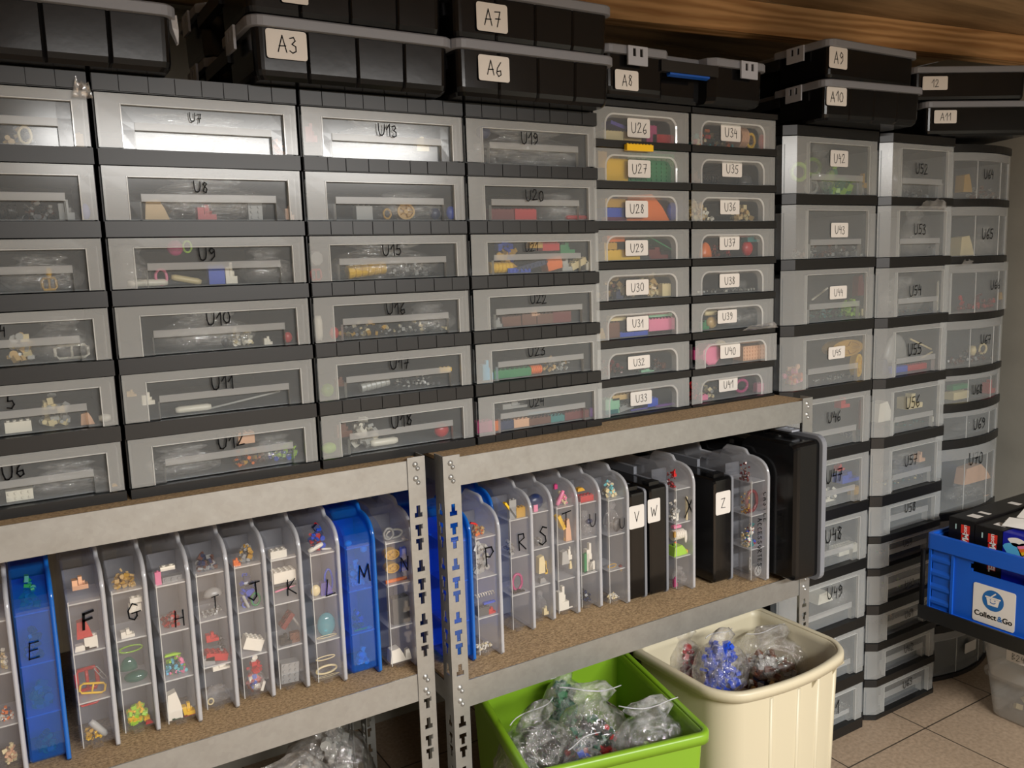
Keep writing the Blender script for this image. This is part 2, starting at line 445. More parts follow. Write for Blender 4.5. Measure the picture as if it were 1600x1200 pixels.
# ------------------------------------------------------------------ shelving racks
def cellgrid(mb, us, vs, solidf, P, t, mat):
    """flat plate with holes; P(u,v,w) maps to 3-D, w thickness 0..t"""
    nu, nv = len(us)-1, len(vs)-1
    S = [[solidf((us[i]+us[i+1])/2, (vs[j]+vs[j+1])/2) for j in range(nv)] for i in range(nu)]
    for i in range(nu):
        for j in range(nv):
            if not S[i][j]: continue
            a, b, c, e = us[i], us[i+1], vs[j], vs[j+1]
            for w_ in (0, t): mb.face([P(a, c, w_), P(b, c, w_), P(b, e, w_), P(a, e, w_)], mat)
            for di, dj, q in ((-1, 0, ((a, c), (a, e))), (1, 0, ((b, c), (b, e))), (0, -1, ((a, c), (b, c))), (0, 1, ((a, e), (b, e)))):
                x, y2 = i+di, j+dj
                if not (0 <= x < nu and 0 <= y2 < nv and S[x][y2]):
                    (u1, v1), (u2, v2) = q
                    mb.face([P(u1, v1, 0), P(u2, v2, 0), P(u2, v2, t), P(u1, v1, t)], mat)
def slots(top):
    H = []; z = top-.088; k = 0
    while z > .02:
        for dz, upT in ((0, False), (-.031, True), (-.054, True)):
            zz = z+dz
            if upT: H += [(-.0066, .0066, zz+.002, zz+.0095), (-.0033, .0033, zz-.0095, zz+.002)]
            else: H += [(-.0066, .0066, zz-.0095, zz-.002), (-.0033, .0033, zz-.002, zz+.0095)]
        z -= .0895
    return [h for h in H if h[2] > .01]
def post(parent, x0, side, yf, top, skip):
    """L-section slotted post; side=-1 the web sits on its left edge, +1 on its right"""
    wd, t = .030, .0018
    H = [h for h in slots(top) if not any(a < h[2] < b for a, b in skip)]
    def grid(Pf):
        m = MB()
        us = sorted({0, wd, wd/2-.0066, wd/2+.0066, wd/2-.0033, wd/2+.0033})
        vs = sorted({0.0, top}|{h[2] for h in H}|{h[3] for h in H})
        cellgrid(m, us, vs, lambda u, v: not any(h[0] < u-wd/2 < h[1] and h[2] < v < h[3] for h in H), Pf, t, 'galvanised')
        return m
    m = grid(lambda u, v, w_: (x0+u, yf+w_, v))
    xe = x0 if side < 0 else x0+wd-t
    m2 = grid(lambda u, v, w_: (xe+w_, yf+.0005+u, v))
    k = len(m.v); m.v += m2.v; m.f += [tuple(i+k for i in f) for f in m2.f]; m.m += m2.m; m.sm += m2.sm
    # dimples where the beams hook in
    for zz in [a+(b-a)*q for a, b in skip for q in (.3, .72)]:
        for dx, dz, r in ((-.002, .004, .005), (.002, -.003, .004)):
            m.loft([[(x0+wd/2+dx+math.cos(a*math.pi/4)*r*s, yf-yy, zz+dz+math.sin(a*math.pi/4)*r*s) for a in range(8)] for s, yy in ((1, 0), (.6, .002), (.1, .0026))], 'galvanised', False, True)
    return m
def rack(name, label, x0, x1, yf, levels, depth=.44):
    t = thing(name, (x0, yf, 0), label, 'shelving rack', 'galvanised racks')
    o = Vector((x0, yf, 0)); top = .905; wd = .03; yb = yf+depth
    skip = [(z-.05, z+.004) for z in levels]
    for xx, sd in ((0, -1), (x1-x0-wd, 1)):
        post(t, xx, sd, 0, top, skip).build('post', t)
        mb = post(t, xx, sd, 0, top, skip)
        mb.v = [(a, depth-b, c) for a, b, c in mb.v]
        mb.build('post', t)
    for z in levels:
        for front in (1, 0):
            m = MB(); ya = .0021 if front else depth-.0021-.02
            pts = [(ya, z), (ya, z-.046), (ya+.018, z-.046), (ya+.018, z-.044), (ya+.002, z-.044), (ya+.002, z-.009), (ya+.02, z-.009), (ya+.02, z-.007), (ya+.002, z-.007), (ya+.002, z)]
            if not front: pts = [(2*ya+.02-a, b) for a, b in pts]
            m.loft([[(xx, a, b) for a, b in pts] for xx in (.002, x1-x0-.002)], 'galvanised', smooth=False)
            m.build('beam', t)
        for xx in (.004, x1-x0-.024):
            m = MB(); m.box(xx, xx+.018, .03, depth-.03, z-.042, z-.0075, 'galvanised'); m.build('side_beam', t)
        m = MB(); m.box(.005, x1-x0-.005, .0045, depth-.0045, z-.0065, z-.0005, 'chipboard'); m.build('shelf_board', t, label='brown chipboard shelf')
    return t
TOP = .9
rack('shelving_rack', 'left galvanised steel rack with slotted posts and chipboard shelves holding wide drawers', -.34, .556, -.035, [TOP, .547, .12])
rack('shelving_rack', 'right galvanised steel rack beside the tall drawer columns, bins pushed under it', .574, 1.437, -.062, [TOP, .525])

# ------------------------------------------------------------------ drawer towers
CONT = {}     # containers things lie in: name -> dict
def stepgrid(mb, xs, zs, dep, warp, matf):
    """relief surface: dep(x,z)->(y at bottom, y at top)"""
    nx, nz = len(xs)-1, len(zs)-1
    D = [[dep((xs[i]+xs[i+1])/2, (zs[j]+zs[j+1])/2, zs[j], zs[j+1]) for j in range(nz)] for i in range(nx)]
    def P(x, y, z): return (x, y+warp(x), z)
    for i in range(nx):
        for j in range(nz):
            a, b, c, e = xs[i], xs[i+1], zs[j], zs[j+1]
            d0, d1 = D[i][j]
            mb.face([P(a, d0, c), P(b, d0, c), P(b, d1, e), P(a, d1, e)], matf((a+b)/2, (c+e)/2))
            if i+1 < nx:
                g0, g1 = D[i+1][j]
                if abs(g0-d0)+abs(g1-d1) > 1e-5: mb.face([P(b, d0, c), P(b, g0, c), P(b, g1, e), P(b, d1, e)], 'ridge')
            if j+1 < nz:
                h0 = D[i][j+1][0]
                if abs(h0-d1) > 1e-5: mb.face([P(a, d1, e), P(b, d1, e), P(b, h0, e), P(a, h0, e)], 'ridge')
def front_nested(W, H, o1, o2, band, d1=.006, d2=.013, warp=lambda x: 0, extra=(), lip=.002, pane='clearpane'):
    """o1=(left,right,top) fractions of the outer recess, o2 the grip recess, band=height fraction of the grip lip"""
    mb = MB()
    l1, r1, t1 = o1[0]*W, o1[1]*W, o1[2]*H
    l2, r2, t2 = o2[0]*W, o2[1]*W, o2[2]*H
    tb = t2-band*H
    xs = sorted({0, W, l1, r1, l2, r2}|{e*W for e in extra}); zs = sorted({0, H, t1, t2, tb})
    e1 = .012*W
    def dep(x, z, z0, z1):
        if l2 < x < r2 and z < t2:
            if z > tb: return (d1-.0008, d1-.0008)
            return (d2, d2)
        if l1 < x < r1 and z < t1: return (d1, d1)
        return (0, 0)
    def mf(x, z):
        if l2 < x < r2 and z < t2: return 'lip' if z > tb else pane
        if l1 < x < r1 and z < t1: return pane
        return 'frosted'
    stepgrid(mb, xs, zs, dep, warp, mf)
    # bright moulded edge line round the outer recess
    e = .0011
    def bar(xa, xb, za, zb):
        seg = [xa+(xb-xa)*i/6 for i in range(7)] if xb-xa > .05 else [xa, xb]
        for i in range(len(seg)-1):
            a, b = seg[i], seg[i+1]
            mb.face([(a, warp(a)-.0006, za), (b, warp(b)-.0006, za), (b, warp(b)-.0006, zb), (a, warp(a)-.0006, zb)], 'ridge')
    bar(l1-e, l1+e*.2, 0, t1+e); bar(r1-e*.2, r1+e, 0, t1+e); bar(l1+e, r1-e, t1, t1+e)
    return mb
def front_round(W, H, l=.11, r=.87, t=.82, rad=.02):
    mb = MB(); T = t*H
    def path(ins):
        a, b, q, R = l*W+ins, r*W-ins, T-ins*.8, rad-ins*.5
        return [(a, 0)]+[(a, q-R)]+arc(a+R, q-R, R, 180, 90, 6)[1:]+[((a+b)/2, q)]+arc(b-R, q-R, R, 90, 0, 6)+[(b, 0)]
    p0, p1, p2 = path(0), path(.0035), path(.0085)
    out = [(0, 0), (0, T*.6)]+[(W*0, H)]*3+[(l*W+rad*.5*k, H) for k in range(3)]+[((l+r)*W/2, H)]+[(r*W-rad+rad*.5*k, H) for k in range(3)]+[(W, H)]*4+[(W, 0)]
    n = len(p0)
    while len(out) < n: out.insert(-1, (W, H))
    out = out[:n-1]+[(W, 0)]
    def ring(A, B, ya, yb, mat):
        for i in range(n-1):
            q = [(A[i][0], ya, A[i][1]), (A[i+1][0], ya, A[i+1][1]), (B[i+1][0], yb, B[i+1][1]), (B[i][0], yb, B[i][1])]
            u = [];
            for p in q:
                if not any((Vector(p)-Vector(z)).length < 1e-6 for z in u): u.append(p)
            if len(u) > 2: mb.face(u, mat)
    ring(out, p0, 0, 0, 'frosted'); ring(p0, p1, 0, .001, 'ridge'); ring(p1, p2, .001, .009, 'frosted')
    mb.face([(x, .009, z) for x, z in p2], 'clearpane')
    return mb
def tray(mb, W, H, dep, y0, warp0=0):
    """drawer body behind its front"""
    e = .003; t = .0015; hh = H*.86
    mb.box(e, W-e, y0, dep, 0, t, 'liner')
    mb.box(e, e+t, y0, dep, t, hh, 'liner'); mb.box(W-e-t, W-e, y0, dep, t, hh, 'liner')
    mb.box(e+t, W-e-t, dep-t, dep, t, hh, 'liner')
FRONTS = {}
def drawer_mesh(style, W, H, dep):
    key = (style, round(W, 4), round(H, 3))
    if key in FRONTS: return FRONTS[key]
    warp = lambda x: 0; y0 = .014
    if style == 'wide': mb = front_nested(W, H, (.115, .93, .80), (.175, .865, .50), .15)
    elif style == 'tall':
        c = .026
        warp = lambda x: (.018*(c-x)/c if x < c else (.018*(x-W+c)/c if x > W-c else 0))
        mb = front_nested(W, H, (.20, .84, .90), (.25, .79, .36), .11, warp=warp, extra=(c/W, 1-c/W, .93), d2=.016, pane='hazypane')
    elif style == 'shallow':
        c = .026
        warp = lambda x: (.018*(c-x)/c if x < c else (.018*(x-W+c)/c if x > W-c else 0))
        mb = front_nested(W, H, (.20, .84, .88), (.25, .79, .55), .2, warp=warp, extra=(c/W, 1-c/W, .93), d1=.010, d2=.026, pane='hazypane')
    elif style == 'bow':
        warp = lambda x: .03*(2*x/W-1)**2
        ex = [i/12 for i in range(1, 12)]
        mb = MB(); xs = sorted({0, W, .07*W, .93*W}|{e*W for e in ex}); zs = [0, .82*H, H]
        stepgrid(mb, xs, zs, lambda x, z, a, b: (.003, .003) if .07*W < x < .93*W and z < .82*H else (0, 0), warp,
                 lambda x, z: 'hazypane' if .07*W < x < .93*W and z < .82*H else 'frosted')
        for u in (.34, .72): mb.face([(u*W-.0012, warp(u*W)+.002, 0), (u*W+.0012, warp(u*W)+.002, 0), (u*W+.0012, warp(u*W)+.002, .82*H), (u*W-.0012, warp(u*W)+.002, .82*H)], 'ridge')
        y0 = .032
    else: mb = front_round(W, H)
    me = mb.mesh('drawer'); solidify(me, .0013)
    # add the body
    m2 = MB(); tray(m2, W, H, dep, y0)
    me2 = m2.mesh('body'); bm = bmesh.new(); bm.from_mesh(me)
    names = [x.name for x in me.materials]
    if 'liner' not in names: me.materials.append(MATS['liner'])
    li = [x.name for x in me.materials].index('liner')
    n0 = len(bm.faces); bm.from_mesh(me2)
    bm.faces.ensure_lookup_table()
    for f in bm.faces[n0:]: f.material_index = li
    bm.to_mesh(me); bm.free()
    FRONTS[key] = me
    return me
def tower(name, label, x0, x1, yf, rows, zbot, ztop, style, names, dep=.34, group=None, grooves=(), cap=True, prot=.002):
    """rows: list of (z0,z1) of the drawers from the top; everything between is black frame"""
    t = thing(name, (x0, yf, zbot), label, 'drawer unit', group)
    W = x1-x0; m = MB(); g = .0012; Ht = ztop-zbot
    c = .026
    def outline(inset=0, fr=-prot):
        if style in ('tall', 'shallow'):
            return [(g, dep), (g, .018+fr), (c, fr), (W-c, fr), (W-g, .018+fr), (W-g, dep)]
        if style == 'bow':
            return [(g, dep)]+[(g+(W-2*g)*i/14, .03*(2*i/14-1)**2+fr) for i in range(15)]+[(W-g, dep)]
        return [(g, dep), (g, fr), (W-g, fr), (W-g, dep)]
    zs = [ztop-zbot]+[z-zbot for r in rows for z in (r[1], r[0])]+[0]
    for i in range(0, len(zs), 2):
        hi, lo = zs[i], zs[i+1]
        hi -= .0006; lo += .0006
        if lo < .0012: lo = 0
        if i//2 in grooves:
            m.prism([(a, b+.0022 if b < .01 else b) for a, b in outline()], lo, hi, 'black')
            rr = random.Random(i*7+int(x0*100)); n = 8; e = [0]+[k/n+rr.uniform(-.012, .012) for k in range(1, n)]+[1]
            for k in range(n):
                yy = -prot-rr.uniform(0, .0005)
                m.box(g+e[k]*(W-2*g)+.0006, g+e[k+1]*(W-2*g)-.0006, yy, .004, lo+.001, hi-.0008, 'black')
        else: m.prism(outline(), lo, hi, 'black')
    y1 = .035 if style in ('tall', 'shallow', 'bow') else .010
    m.box(g, g+.0016, y1, dep, 0, Ht-.001, 'black'); m.box(W-g-.0016, W-g, y1, dep, 0, Ht-.001, 'black')
    m.box(g, W-g, dep-.002, dep, 0, Ht-.001, 'black')
    m.build('frame', t, label='black plastic frame')
    for (z0, z1), nm in zip(rows, names):
        st = style
        if style == 'tall' and z1-z0 < .09: st = 'shallow'
        me = drawer_mesh(st, W-.006, round(z1-z0-.002, 3), dep-.02)
        loc = Vector((.003, 0, z0-zbot+.001)); open_ = OPEN.get(nm, 0); loc.y -= open_
        dr = inst('drawer', me, t, loc)
        CONT[nm] = dict(x0=x0+.0085, x1=x1-.0085, z0=z0+.0028, z1=z1-.002, y=yf-open_, ymin=.017 if style in ('wide', 'round') else .035, ymax=dep-.03, ph='drawer marked %s' % nm if not nm.startswith('~') else nm[1:], drawer=dr, org=Vector((x0, yf, zbot))+loc)
    return t
OPEN = {'U24': .006, 'U40': .01, 'U23': .004, 'U22': .003, 'U21': .002, 'U66': .008}
Zs = [1.454, 1.3625, 1.2705, 1.181, 1.0905, 1.0025, .9135, .9]
rowsA = [(Zs[i+1], Zs[i]-.0215) for i in range(6)]
gA = 'wide drawer columns on the racks'
tower('drawer_tower', 'leftmost column of wide clear drawers, cut off by the picture edge', -.134, .1305, 0, rowsA, .9, 1.456, 'wide', ['U1', 'U2', 'U3', 'U4', 'U5', 'U6'], group=gA, grooves=(0,))
tower('drawer_tower', 'column of wide clear drawers marked U7 to U12 with smooth black strips', .1335, .399, 0, rowsA, .9, 1.456, 'wide', ['U7', 'U8', 'U9', 'U10', 'U11', 'U12'], group=gA, grooves=(0,))
tower('drawer_tower', 'column of wide clear drawers marked U13 to U18 with grooved black strips', .4015, .6675, 0, rowsA, .9, 1.456, 'wide', ['U13', 'U14', 'U15', 'U16', 'U17', 'U18'], group=gA, grooves=(0, 1, 2, 3, 4, 5))
tower('drawer_tower', 'column of wide clear drawers marked U19 to U24 left of the stickered small drawers', .6695, .9335, 0, rowsA, .9, 1.456, 'wide', ['U19', 'U20', 'U21', 'U22', 'U23', 'U24'], group=gA, grooves=(0, 1, 2, 3, 4, 5, 6))
rowsB = []
zt = 1.476
for i in range(8):
    z1 = 1.476-i*.0732; rowsB.append((z1-.0590, z1))
gB = 'small drawer columns with round-cornered windows'
tower('drawer_tower', 'column of small drawers with white stickers U26 to U33 and rounded windows', .946, 1.181, .03, rowsB, .9, 1.4875, 'round', ['U%d' % i for i in range(26, 34)], group=gB, prot=.004)
tower('drawer_tower', 'column of small drawers with white stickers U34 to U41 and rounded windows', 1.1825, 1.423, .03, rowsB, .9, 1.4875, 'round', ['U%d' % i for i in range(34, 42)], group=gB, prot=.004)
bC = [1.476, 1.331, 1.189, 1.044, .896, .746, .599, .450, .298, .152, 0]
rowsC = [(bC[i+1], bC[i]-.024) for i in range(9)]+[(.045, .152-.026)]
rowsC[8] = (.152, .298-.027)
rowsC = [(bC[i+1], bC[i]-(.022+.0006*i)) for i in range(9)]+[(.026, .123)]
gC = 'tall floor-standing drawer columns'
tower('drawer_tower', 'floor-to-top column of deep clear drawers U42 to U51 right of the rack', 1.482, 1.8135, .05, rowsC, 0, 1.476, 'tall', ['U%d' % i for i in range(42, 52)], group=gC, dep=.36)
rowsD = [(1.329, 1.455), (1.186, 1.309), (1.041, 1.162), (.892, 1.017), (.745, .868), (.597, .719), (.492, .570), (.408, .474), (.311, .389), (.209, .286), (.11, .188), (.012, .09)]
tower('drawer_tower', 'floor-standing column of clear drawers U52 to U63, shallow ones in its lower half', 1.815, 2.118, .05, rowsD, 0, 1.476, 'tall', ['U%d' % i for i in range(52, 64)], group=gC, dep=.36)
rowsE = [(1.330, 1.449), (1.181, 1.311), (1.031, 1.163), (.884, 1.012), (.789, .866), (.689, .766), (.487, .665), (.32, .465), (.165, .30), (.012, .140)]
tower('drawer_tower', 'bow-fronted clear drawer column U64 to U70 in the corner by the grey wall', 2.124, 2.430, .062, rowsE, 0, 1.469, 'bow', ['U%d' % i for i in range(64, 71)]+['~lower hidden drawer of the bow-fronted column', '~drawer behind the crate in the bow-fronted column', '~floor-level drawer of the bow-fronted column'], group=gC, dep=.36)

MARKS = [('U1', '1', -40, 180, 14), ('U4', '4', 3, 518, 18), ('U5', '5', 16, 628, 22), ('U6', 'U6', 20, 735, 24), ('U7', 'U7', 305, 184, 14), ('U8', 'U8', 313, 292, 17), ('U9', 'U9', 323, 397, 20), ('U10', 'U10', 341, 497, 20),
 ('U11', 'U11', 347, 597, 20), ('U12', 'U12', 361, 688, 22), ('U13', 'U13', 605, 204, 18), ('U15', 'U15', 612, 390, 18), ('U16', 'U16', 618, 482, 18), ('U17', 'U17', 624, 567, 18), ('U18', 'U18', 627, 657, 20),
 ('U19', 'U19', 827, 217, 18), ('U20', 'U20', 835, 305, 17), ('U21', 'U21', 830, 386, 13), ('U22', 'U22', 841, 467, 15), ('U23', 'U23', 838, 548, 16), ('U24', 'U24', 838, 628, 14),
 ('U46', 'U46', 1303, 652, 16), ('U47', 'U47', 1303, 743, 20), ('U48', 'U48', 1302, 836, 20), ('U49', 'U49', 1304, 925, 18), ('U50', 'U50', 1298, 1022, 18), ('U51', 'U51', 1298, 1110, 20),
 ('U52', 'U52', 1440, 264, 16), ('U53', 'U53', 1437, 358, 16), ('U54', 'U54', 1430, 454, 16), ('U55', 'U55', 1429, 546, 18), ('U56', 'U56', 1426, 628, 18), ('U57', 'U57', 1423, 719, 16), ('U58', 'U58', 1422, 792, 14),
 ('U59', 'U59', 1418, 847, 11), ('U60', 'U60', 1421, 911, 11), ('U61', 'U61', 1420, 959, 11), ('U62', 'U62', 1420, 1012, 11), ('U63', 'U63', 1418, 1067, 11),
 ('U64', 'U64', 1545, 273, 14), ('U65', 'U65', 1543, 365, 16), ('U66', 'U66', 1555, 445, 14), ('U67', 'U67', 1540, 530, 14), ('U68', 'U68', 1527, 608, 14), ('U69', 'U69', 1530, 662, 16), ('U70', 'U70', 1525, 716, 18)]
for cn, tx, px, py, h in MARKS:
    c = CONT[cn]; n = int(cn[1:])
    y = c['y']+(.0010 if n >= 64 else .0072 if n >= 58 else .0020)
    mark_px(tx, px, py, h, y, c['drawer'], c['org'], wt=.095)
STK = {26: (980, 187, 1015, 214), 27: (981, 251, 1016, 277), 28: (977, 314, 1012, 340), 29: (977, 375, 1012, 400), 30: (978, 436, 1013, 462), 31: (979, 493, 1013, 518), 32: (981, 554, 1015, 578), 33: (985, 609, 1018, 635),
 34: (1126, 196, 1157, 220), 35: (1128, 252, 1159, 276), 36: (1125, 312, 1155, 335), 37: (1124, 368, 1155, 391), 38: (1124, 427, 1155, 450), 39: (1121, 483, 1151, 506), 40: (1125, 536, 1156, 561), 41: (1123, 588, 1152, 613),
 42: (1297, 236, 1325, 260), 43: (1298, 348, 1325, 371), 44: (1296, 446, 1323, 468), 45: (1294, 540, 1320, 562)}
for n, b in STK.items():
    c = CONT['U%d' % n]
    sticker_px('U%d' % n, b, c['y']+(.0078 if n < 42 else .004), c['drawer'], c['org'])

# ------------------------------------------------------------------ black cases with grey lids
def case_outline(e=0, plain=False):
    """plan of the case, short side along x, grip recess on the left; e grows it"""
    W, D = .292, .40; x0, x1, y0, y1 = -e, W+e, -e, D+e; r = .012+e
    P = []
    P += [(x0+r*(1-math.cos(a)), y0+r*(1-math.sin(a))) for a in [math.pi/2*k/4 for k in range(5)]]
    if e <= 0 and not plain:
        for k in (1, 2, 3):
            xc = W*k/4; P += [(xc-.003, y0), (xc, y0+.003), (xc+.003, y0)]
    P += [(x1-r*(1-math.sin(a)), y0+r*(1-math.cos(a))) for a in [math.pi/2*k/4 for k in range(5)]]
    P += [(x1-r*(1-math.cos(a)), y1-r*(1-math.sin(a))) for a in [math.pi/2*k/4 for k in range(5)]]
    P += [(x0+r*(1-math.sin(a)), y1-r*(1-math.cos(a))) for a in [math.pi/2*k/4 for k in range(5)]]
    rd = .030
    P += [(x0, .272-e), (x0+.012, .258-e), (x0+rd, .254-e), (x0+rd, .146+e), (x0+.012, .142+e), (x0, .128+e)]
    return P
def inset_pts(P, f, c):
    return [(c[0]+(x-c[0])*f, c[1]+(y-c[1])*f) for x, y in P]
CM = {}
def case_meshes():
    c = (.146, .20)
    P = case_outline(0); m = MB()
    m.loft([[(x, y, z) for x, y in inset_pts(P, f, c)] for f, z in ((.955, 0), (.982, .005), (.991, .012), (1, .068))], 'blackcase', smooth=False)
    CM['body'] = m.mesh('body')
    P = case_outline(0, True); m = MB()
    m.loft([[(x, y, z) for x, y in inset_pts(P, f, c)] for f, z in ((.955, 0), (.982, .005), (.991, .012), (1, .068))], 'blackcase', smooth=False)
    CM['plain'] = m.mesh('body')
    m = MB(); Q = case_outline(.008)
    m.loft([[(x, y, z) for x, y in inset_pts(Q, f, c)] for f, z in ((.994, .0665), (1, .067), (1, .079), (.993, .081))], 'caselid', smooth=False)
    CM['lid'] = m.mesh('lid')
    m = MB()     # latch with two slots, on the left side plane x=-.008
    us = [0, .011, .018, .027, .034, .045]; vs = [.048, .060, .0625, .076, .080]
    sol = lambda u, v: not ((.011 < u < .018 or .027 < u < .034) and .0625 < v < .076)
    cellgrid(m, us, vs, sol, lambda u, v, w_: (-.0125+w_, u, v), .0036, 'caselatch')
    m.box(-.0093, -.0088, .008, .037, .061, .078, 'blackshiny')
    CM['latch'] = m.mesh('latch')
    m = MB()
    m.loft([[(-.004+a, y, z) for a, z in ((0, .046), (.012, .046), (.012, .066), (0, .066))] for y in (.128, .272)], 'black', smooth=False)
    CM['handle'] = m.mesh('handle')
    m = MB(); m.loft([[(-.003+a, y, z) for a, z in ((0, .042), (.009, .040), (.010, .0455), (0, .0455))] for y in (.15, .25)], 'handleblue', smooth=False)
    CM['grip'] = m.mesh('grip')
case_meshes()
def case(label, loc, rot, plain=False, sx=1, lat=(.055, .30), group='black cases along the top'):
    t = bpy.data.objects.new('organizer_case', None); COL.objects.link(t); t.empty_display_size = .05
    t.matrix_world = Matrix.Translation(loc) @ rot.to_4x4(); t.scale = (1, sx, 1)
    tag(t, label, 'storage case', group)
    inst('body', CM['plain' if plain else 'body'], t); inst('lid', CM['lid'], t, label='grey rim lid')
    inst('latch', CM['latch'], t, (0, lat[0], 0), label='light grey clip'); inst('latch', CM['latch'], t, (0, lat[1], 0), label='light grey clip')
    h = inst('handle', CM['handle'], t)
    if 'blue' in label: inst('grip', CM['grip'], h, label='blue grip strip')
    return t
def case_sticker(t, text, b, face='short', th=None):
    """place a paper label by where it shows on the case's side face"""
    Mw = Matrix.Translation(t.location) @ t.rotation_euler.to_matrix().to_4x4()
    if face == 'short': n = Mw.to_3x3() @ Vector((0, -1, 0)); p = Mw @ Vector((.1, -.0015, .04)); ux = X_; uz = Z_
    else: n = Mw.to_3x3() @ Vector((-1, 0, 0)); p = Mw @ Vector((-.0015, .1, .04)); ux = Vector((0, -1, 0)); uz = Z_
    Mi = Mw.inverted()
    p0 = Mi @ hit(b[0], b[3], p, n); p1 = Mi @ hit(b[2], b[1], p, n)
    w_ = abs((p1-p0).dot(ux)); h_ = abs((p1-p0).z)
    c = (p0+p1)/2; c.z = max(h_/2+.006, min(.066-h_/2, c.z))
    mb = MB(); sticker(mb, text, c, ux, uz, w_, h_, th)
    mb.build('sticker', t, merge=False)
RZ = lambda a: Matrix.Rotation(math.radians(a), 3, 'Z')
cz = 1.4565
t = case('black case lying at the top left corner with a broken clip hanging from its lid', Vector((-.062, -.035, cz)), RZ(0))
m = MB(); q = UY(274, 45, -.03)-Vector((-.062, -.035, cz))
m.loft([[(q.x-.004, .01, q.z+.018), (q.x+.004, .01, q.z+.018), (q.x+.004, .035, q.z+.018), (q.x-.004, .035, q.z+.018)],
        [(q.x-.003, .008, q.z+.002), (q.x+.005, .01, q.z-.0), (q.x+.006, .03, q.z-.002), (q.x-.002, .03, q.z+.001)],
        [(q.x+.002, .01, q.z-.016), (q.x+.004, .012, q.z-.016), (q.x+.004, .016, q.z-.017), (q.x+.002, .016, q.z-.018)]], 'orglid', smooth=False)
m.build('broken_clip', t, label='torn whitish clip')
t = case('black case labelled A3, lower one of its pair above the U13 drawers', Vector((.332, -.042, cz)), RZ(0)); case_sticker(t, 'A3', (417, 51, 478, 90))
t = case('black case stacked on top of the one labelled A3', Vector((.326, -.04, cz+.0815)), RZ(0)); case_sticker(t, '', (440, -22, 480, 3))
t = case('black case labelled A6 under the one labelled A7', Vector((.634, -.050, cz)), RZ(0)); case_sticker(t, 'A6', (748, 90, 795, 125))
t = case('black case labelled A7 on top of the one labelled A6', Vector((.634, -.046, cz+.0815)), RZ(0)); case_sticker(t, 'A7', (745, 9, 792, 47))
t = case('black case labelled A8 with its blue-backed handle facing forward', Vector((1.334, -.014, 1.4885)), RZ(90), sx=.98, lat=(.030, .312)); 
t8 = t
zC = 1.4775
t = case('black case labelled A10 under the one labelled A9', Vector((1.520, -.012, zC)), RZ(-5)); case_sticker(t, 'A10', (1291, 138, 1323, 164))
t = case('black case labelled A9 on top of the one labelled A10', Vector((1.530, -.012, zC+.0815)), RZ(0), True); case_sticker(t, 'A9', (1295, 76, 1324, 105))
t = case('black case labelled A11, turned askew at the right picture edge', Vector((1.985, .062, zC)), RZ(-24), True); case_sticker(t, 'A11', (1459, 172, 1495, 193))
t = case('black case labelled 12, askew on top of the one labelled A11', Vector((1.958, .078, zC+.0815)), RZ(-26), True); case_sticker(t, '12', (1441, 119, 1481, 141))
def s8():
    Mw = Matrix.Translation(t8.location) @ t8.rotation_euler.to_matrix().to_4x4()
    p0 = hit(961, 139, (0, -.0155, 0), (0, 1, 0)); p1 = hit(997, 112, (0, -.0155, 0), (0, 1, 0))
    mb = MB(); c = (p0+p1)/2; sticker(mb, 'A8', c, X_, Z_, (p1-p0).x, (p1-p0).z)
    Q = Matrix.Translation(t8.location) @ t8.rotation_euler.to_matrix().to_4x4() @ Matrix.Diagonal((1, .98, 1, 1))
    Qi = Q.inverted(); mb.v = [tuple(Qi @ Vector(v)) for v in mb.v]
    mb.build('sticker', t8, merge=False)
s8()

# ------------------------------------------------------------------ organizers on the middle shelves
OH = .270
def org_profile(ins=0, dep=.33):
    """side outline (y depth, z height): straight front, rounded shoulder with a notch, grip top"""
    i = ins
    P = [(i, .004+i), (i, .219), (i+.0005, .225), (i+.002, .232-i*.3), (i+.0048, .239-i*.6), (i+.009, .2455-i), (i+.015, .2505-i), (i+.023, .2545-i), (i+.032, .257-i), (.045, .2585-i), (.0535, .2585-i), (.0580, .2625-i), (.0620, .268-i), (.070, OH-i), (.115, OH-i)]
    P += [(.125, .262-i), (.135, .245-i), (dep-.135, .245-i), (dep-.125, .262-i), (dep-.115, OH-i), (dep-.07, OH-i), (dep-.06, .2625-i), (dep-.05, .2585-i), (dep-.026, .2555-i), (dep-.008, .245-i), (dep-i, .222), (dep-i, .004+i), (dep-.004-i, i), (.004+i, i)]
    return P
OM = {}
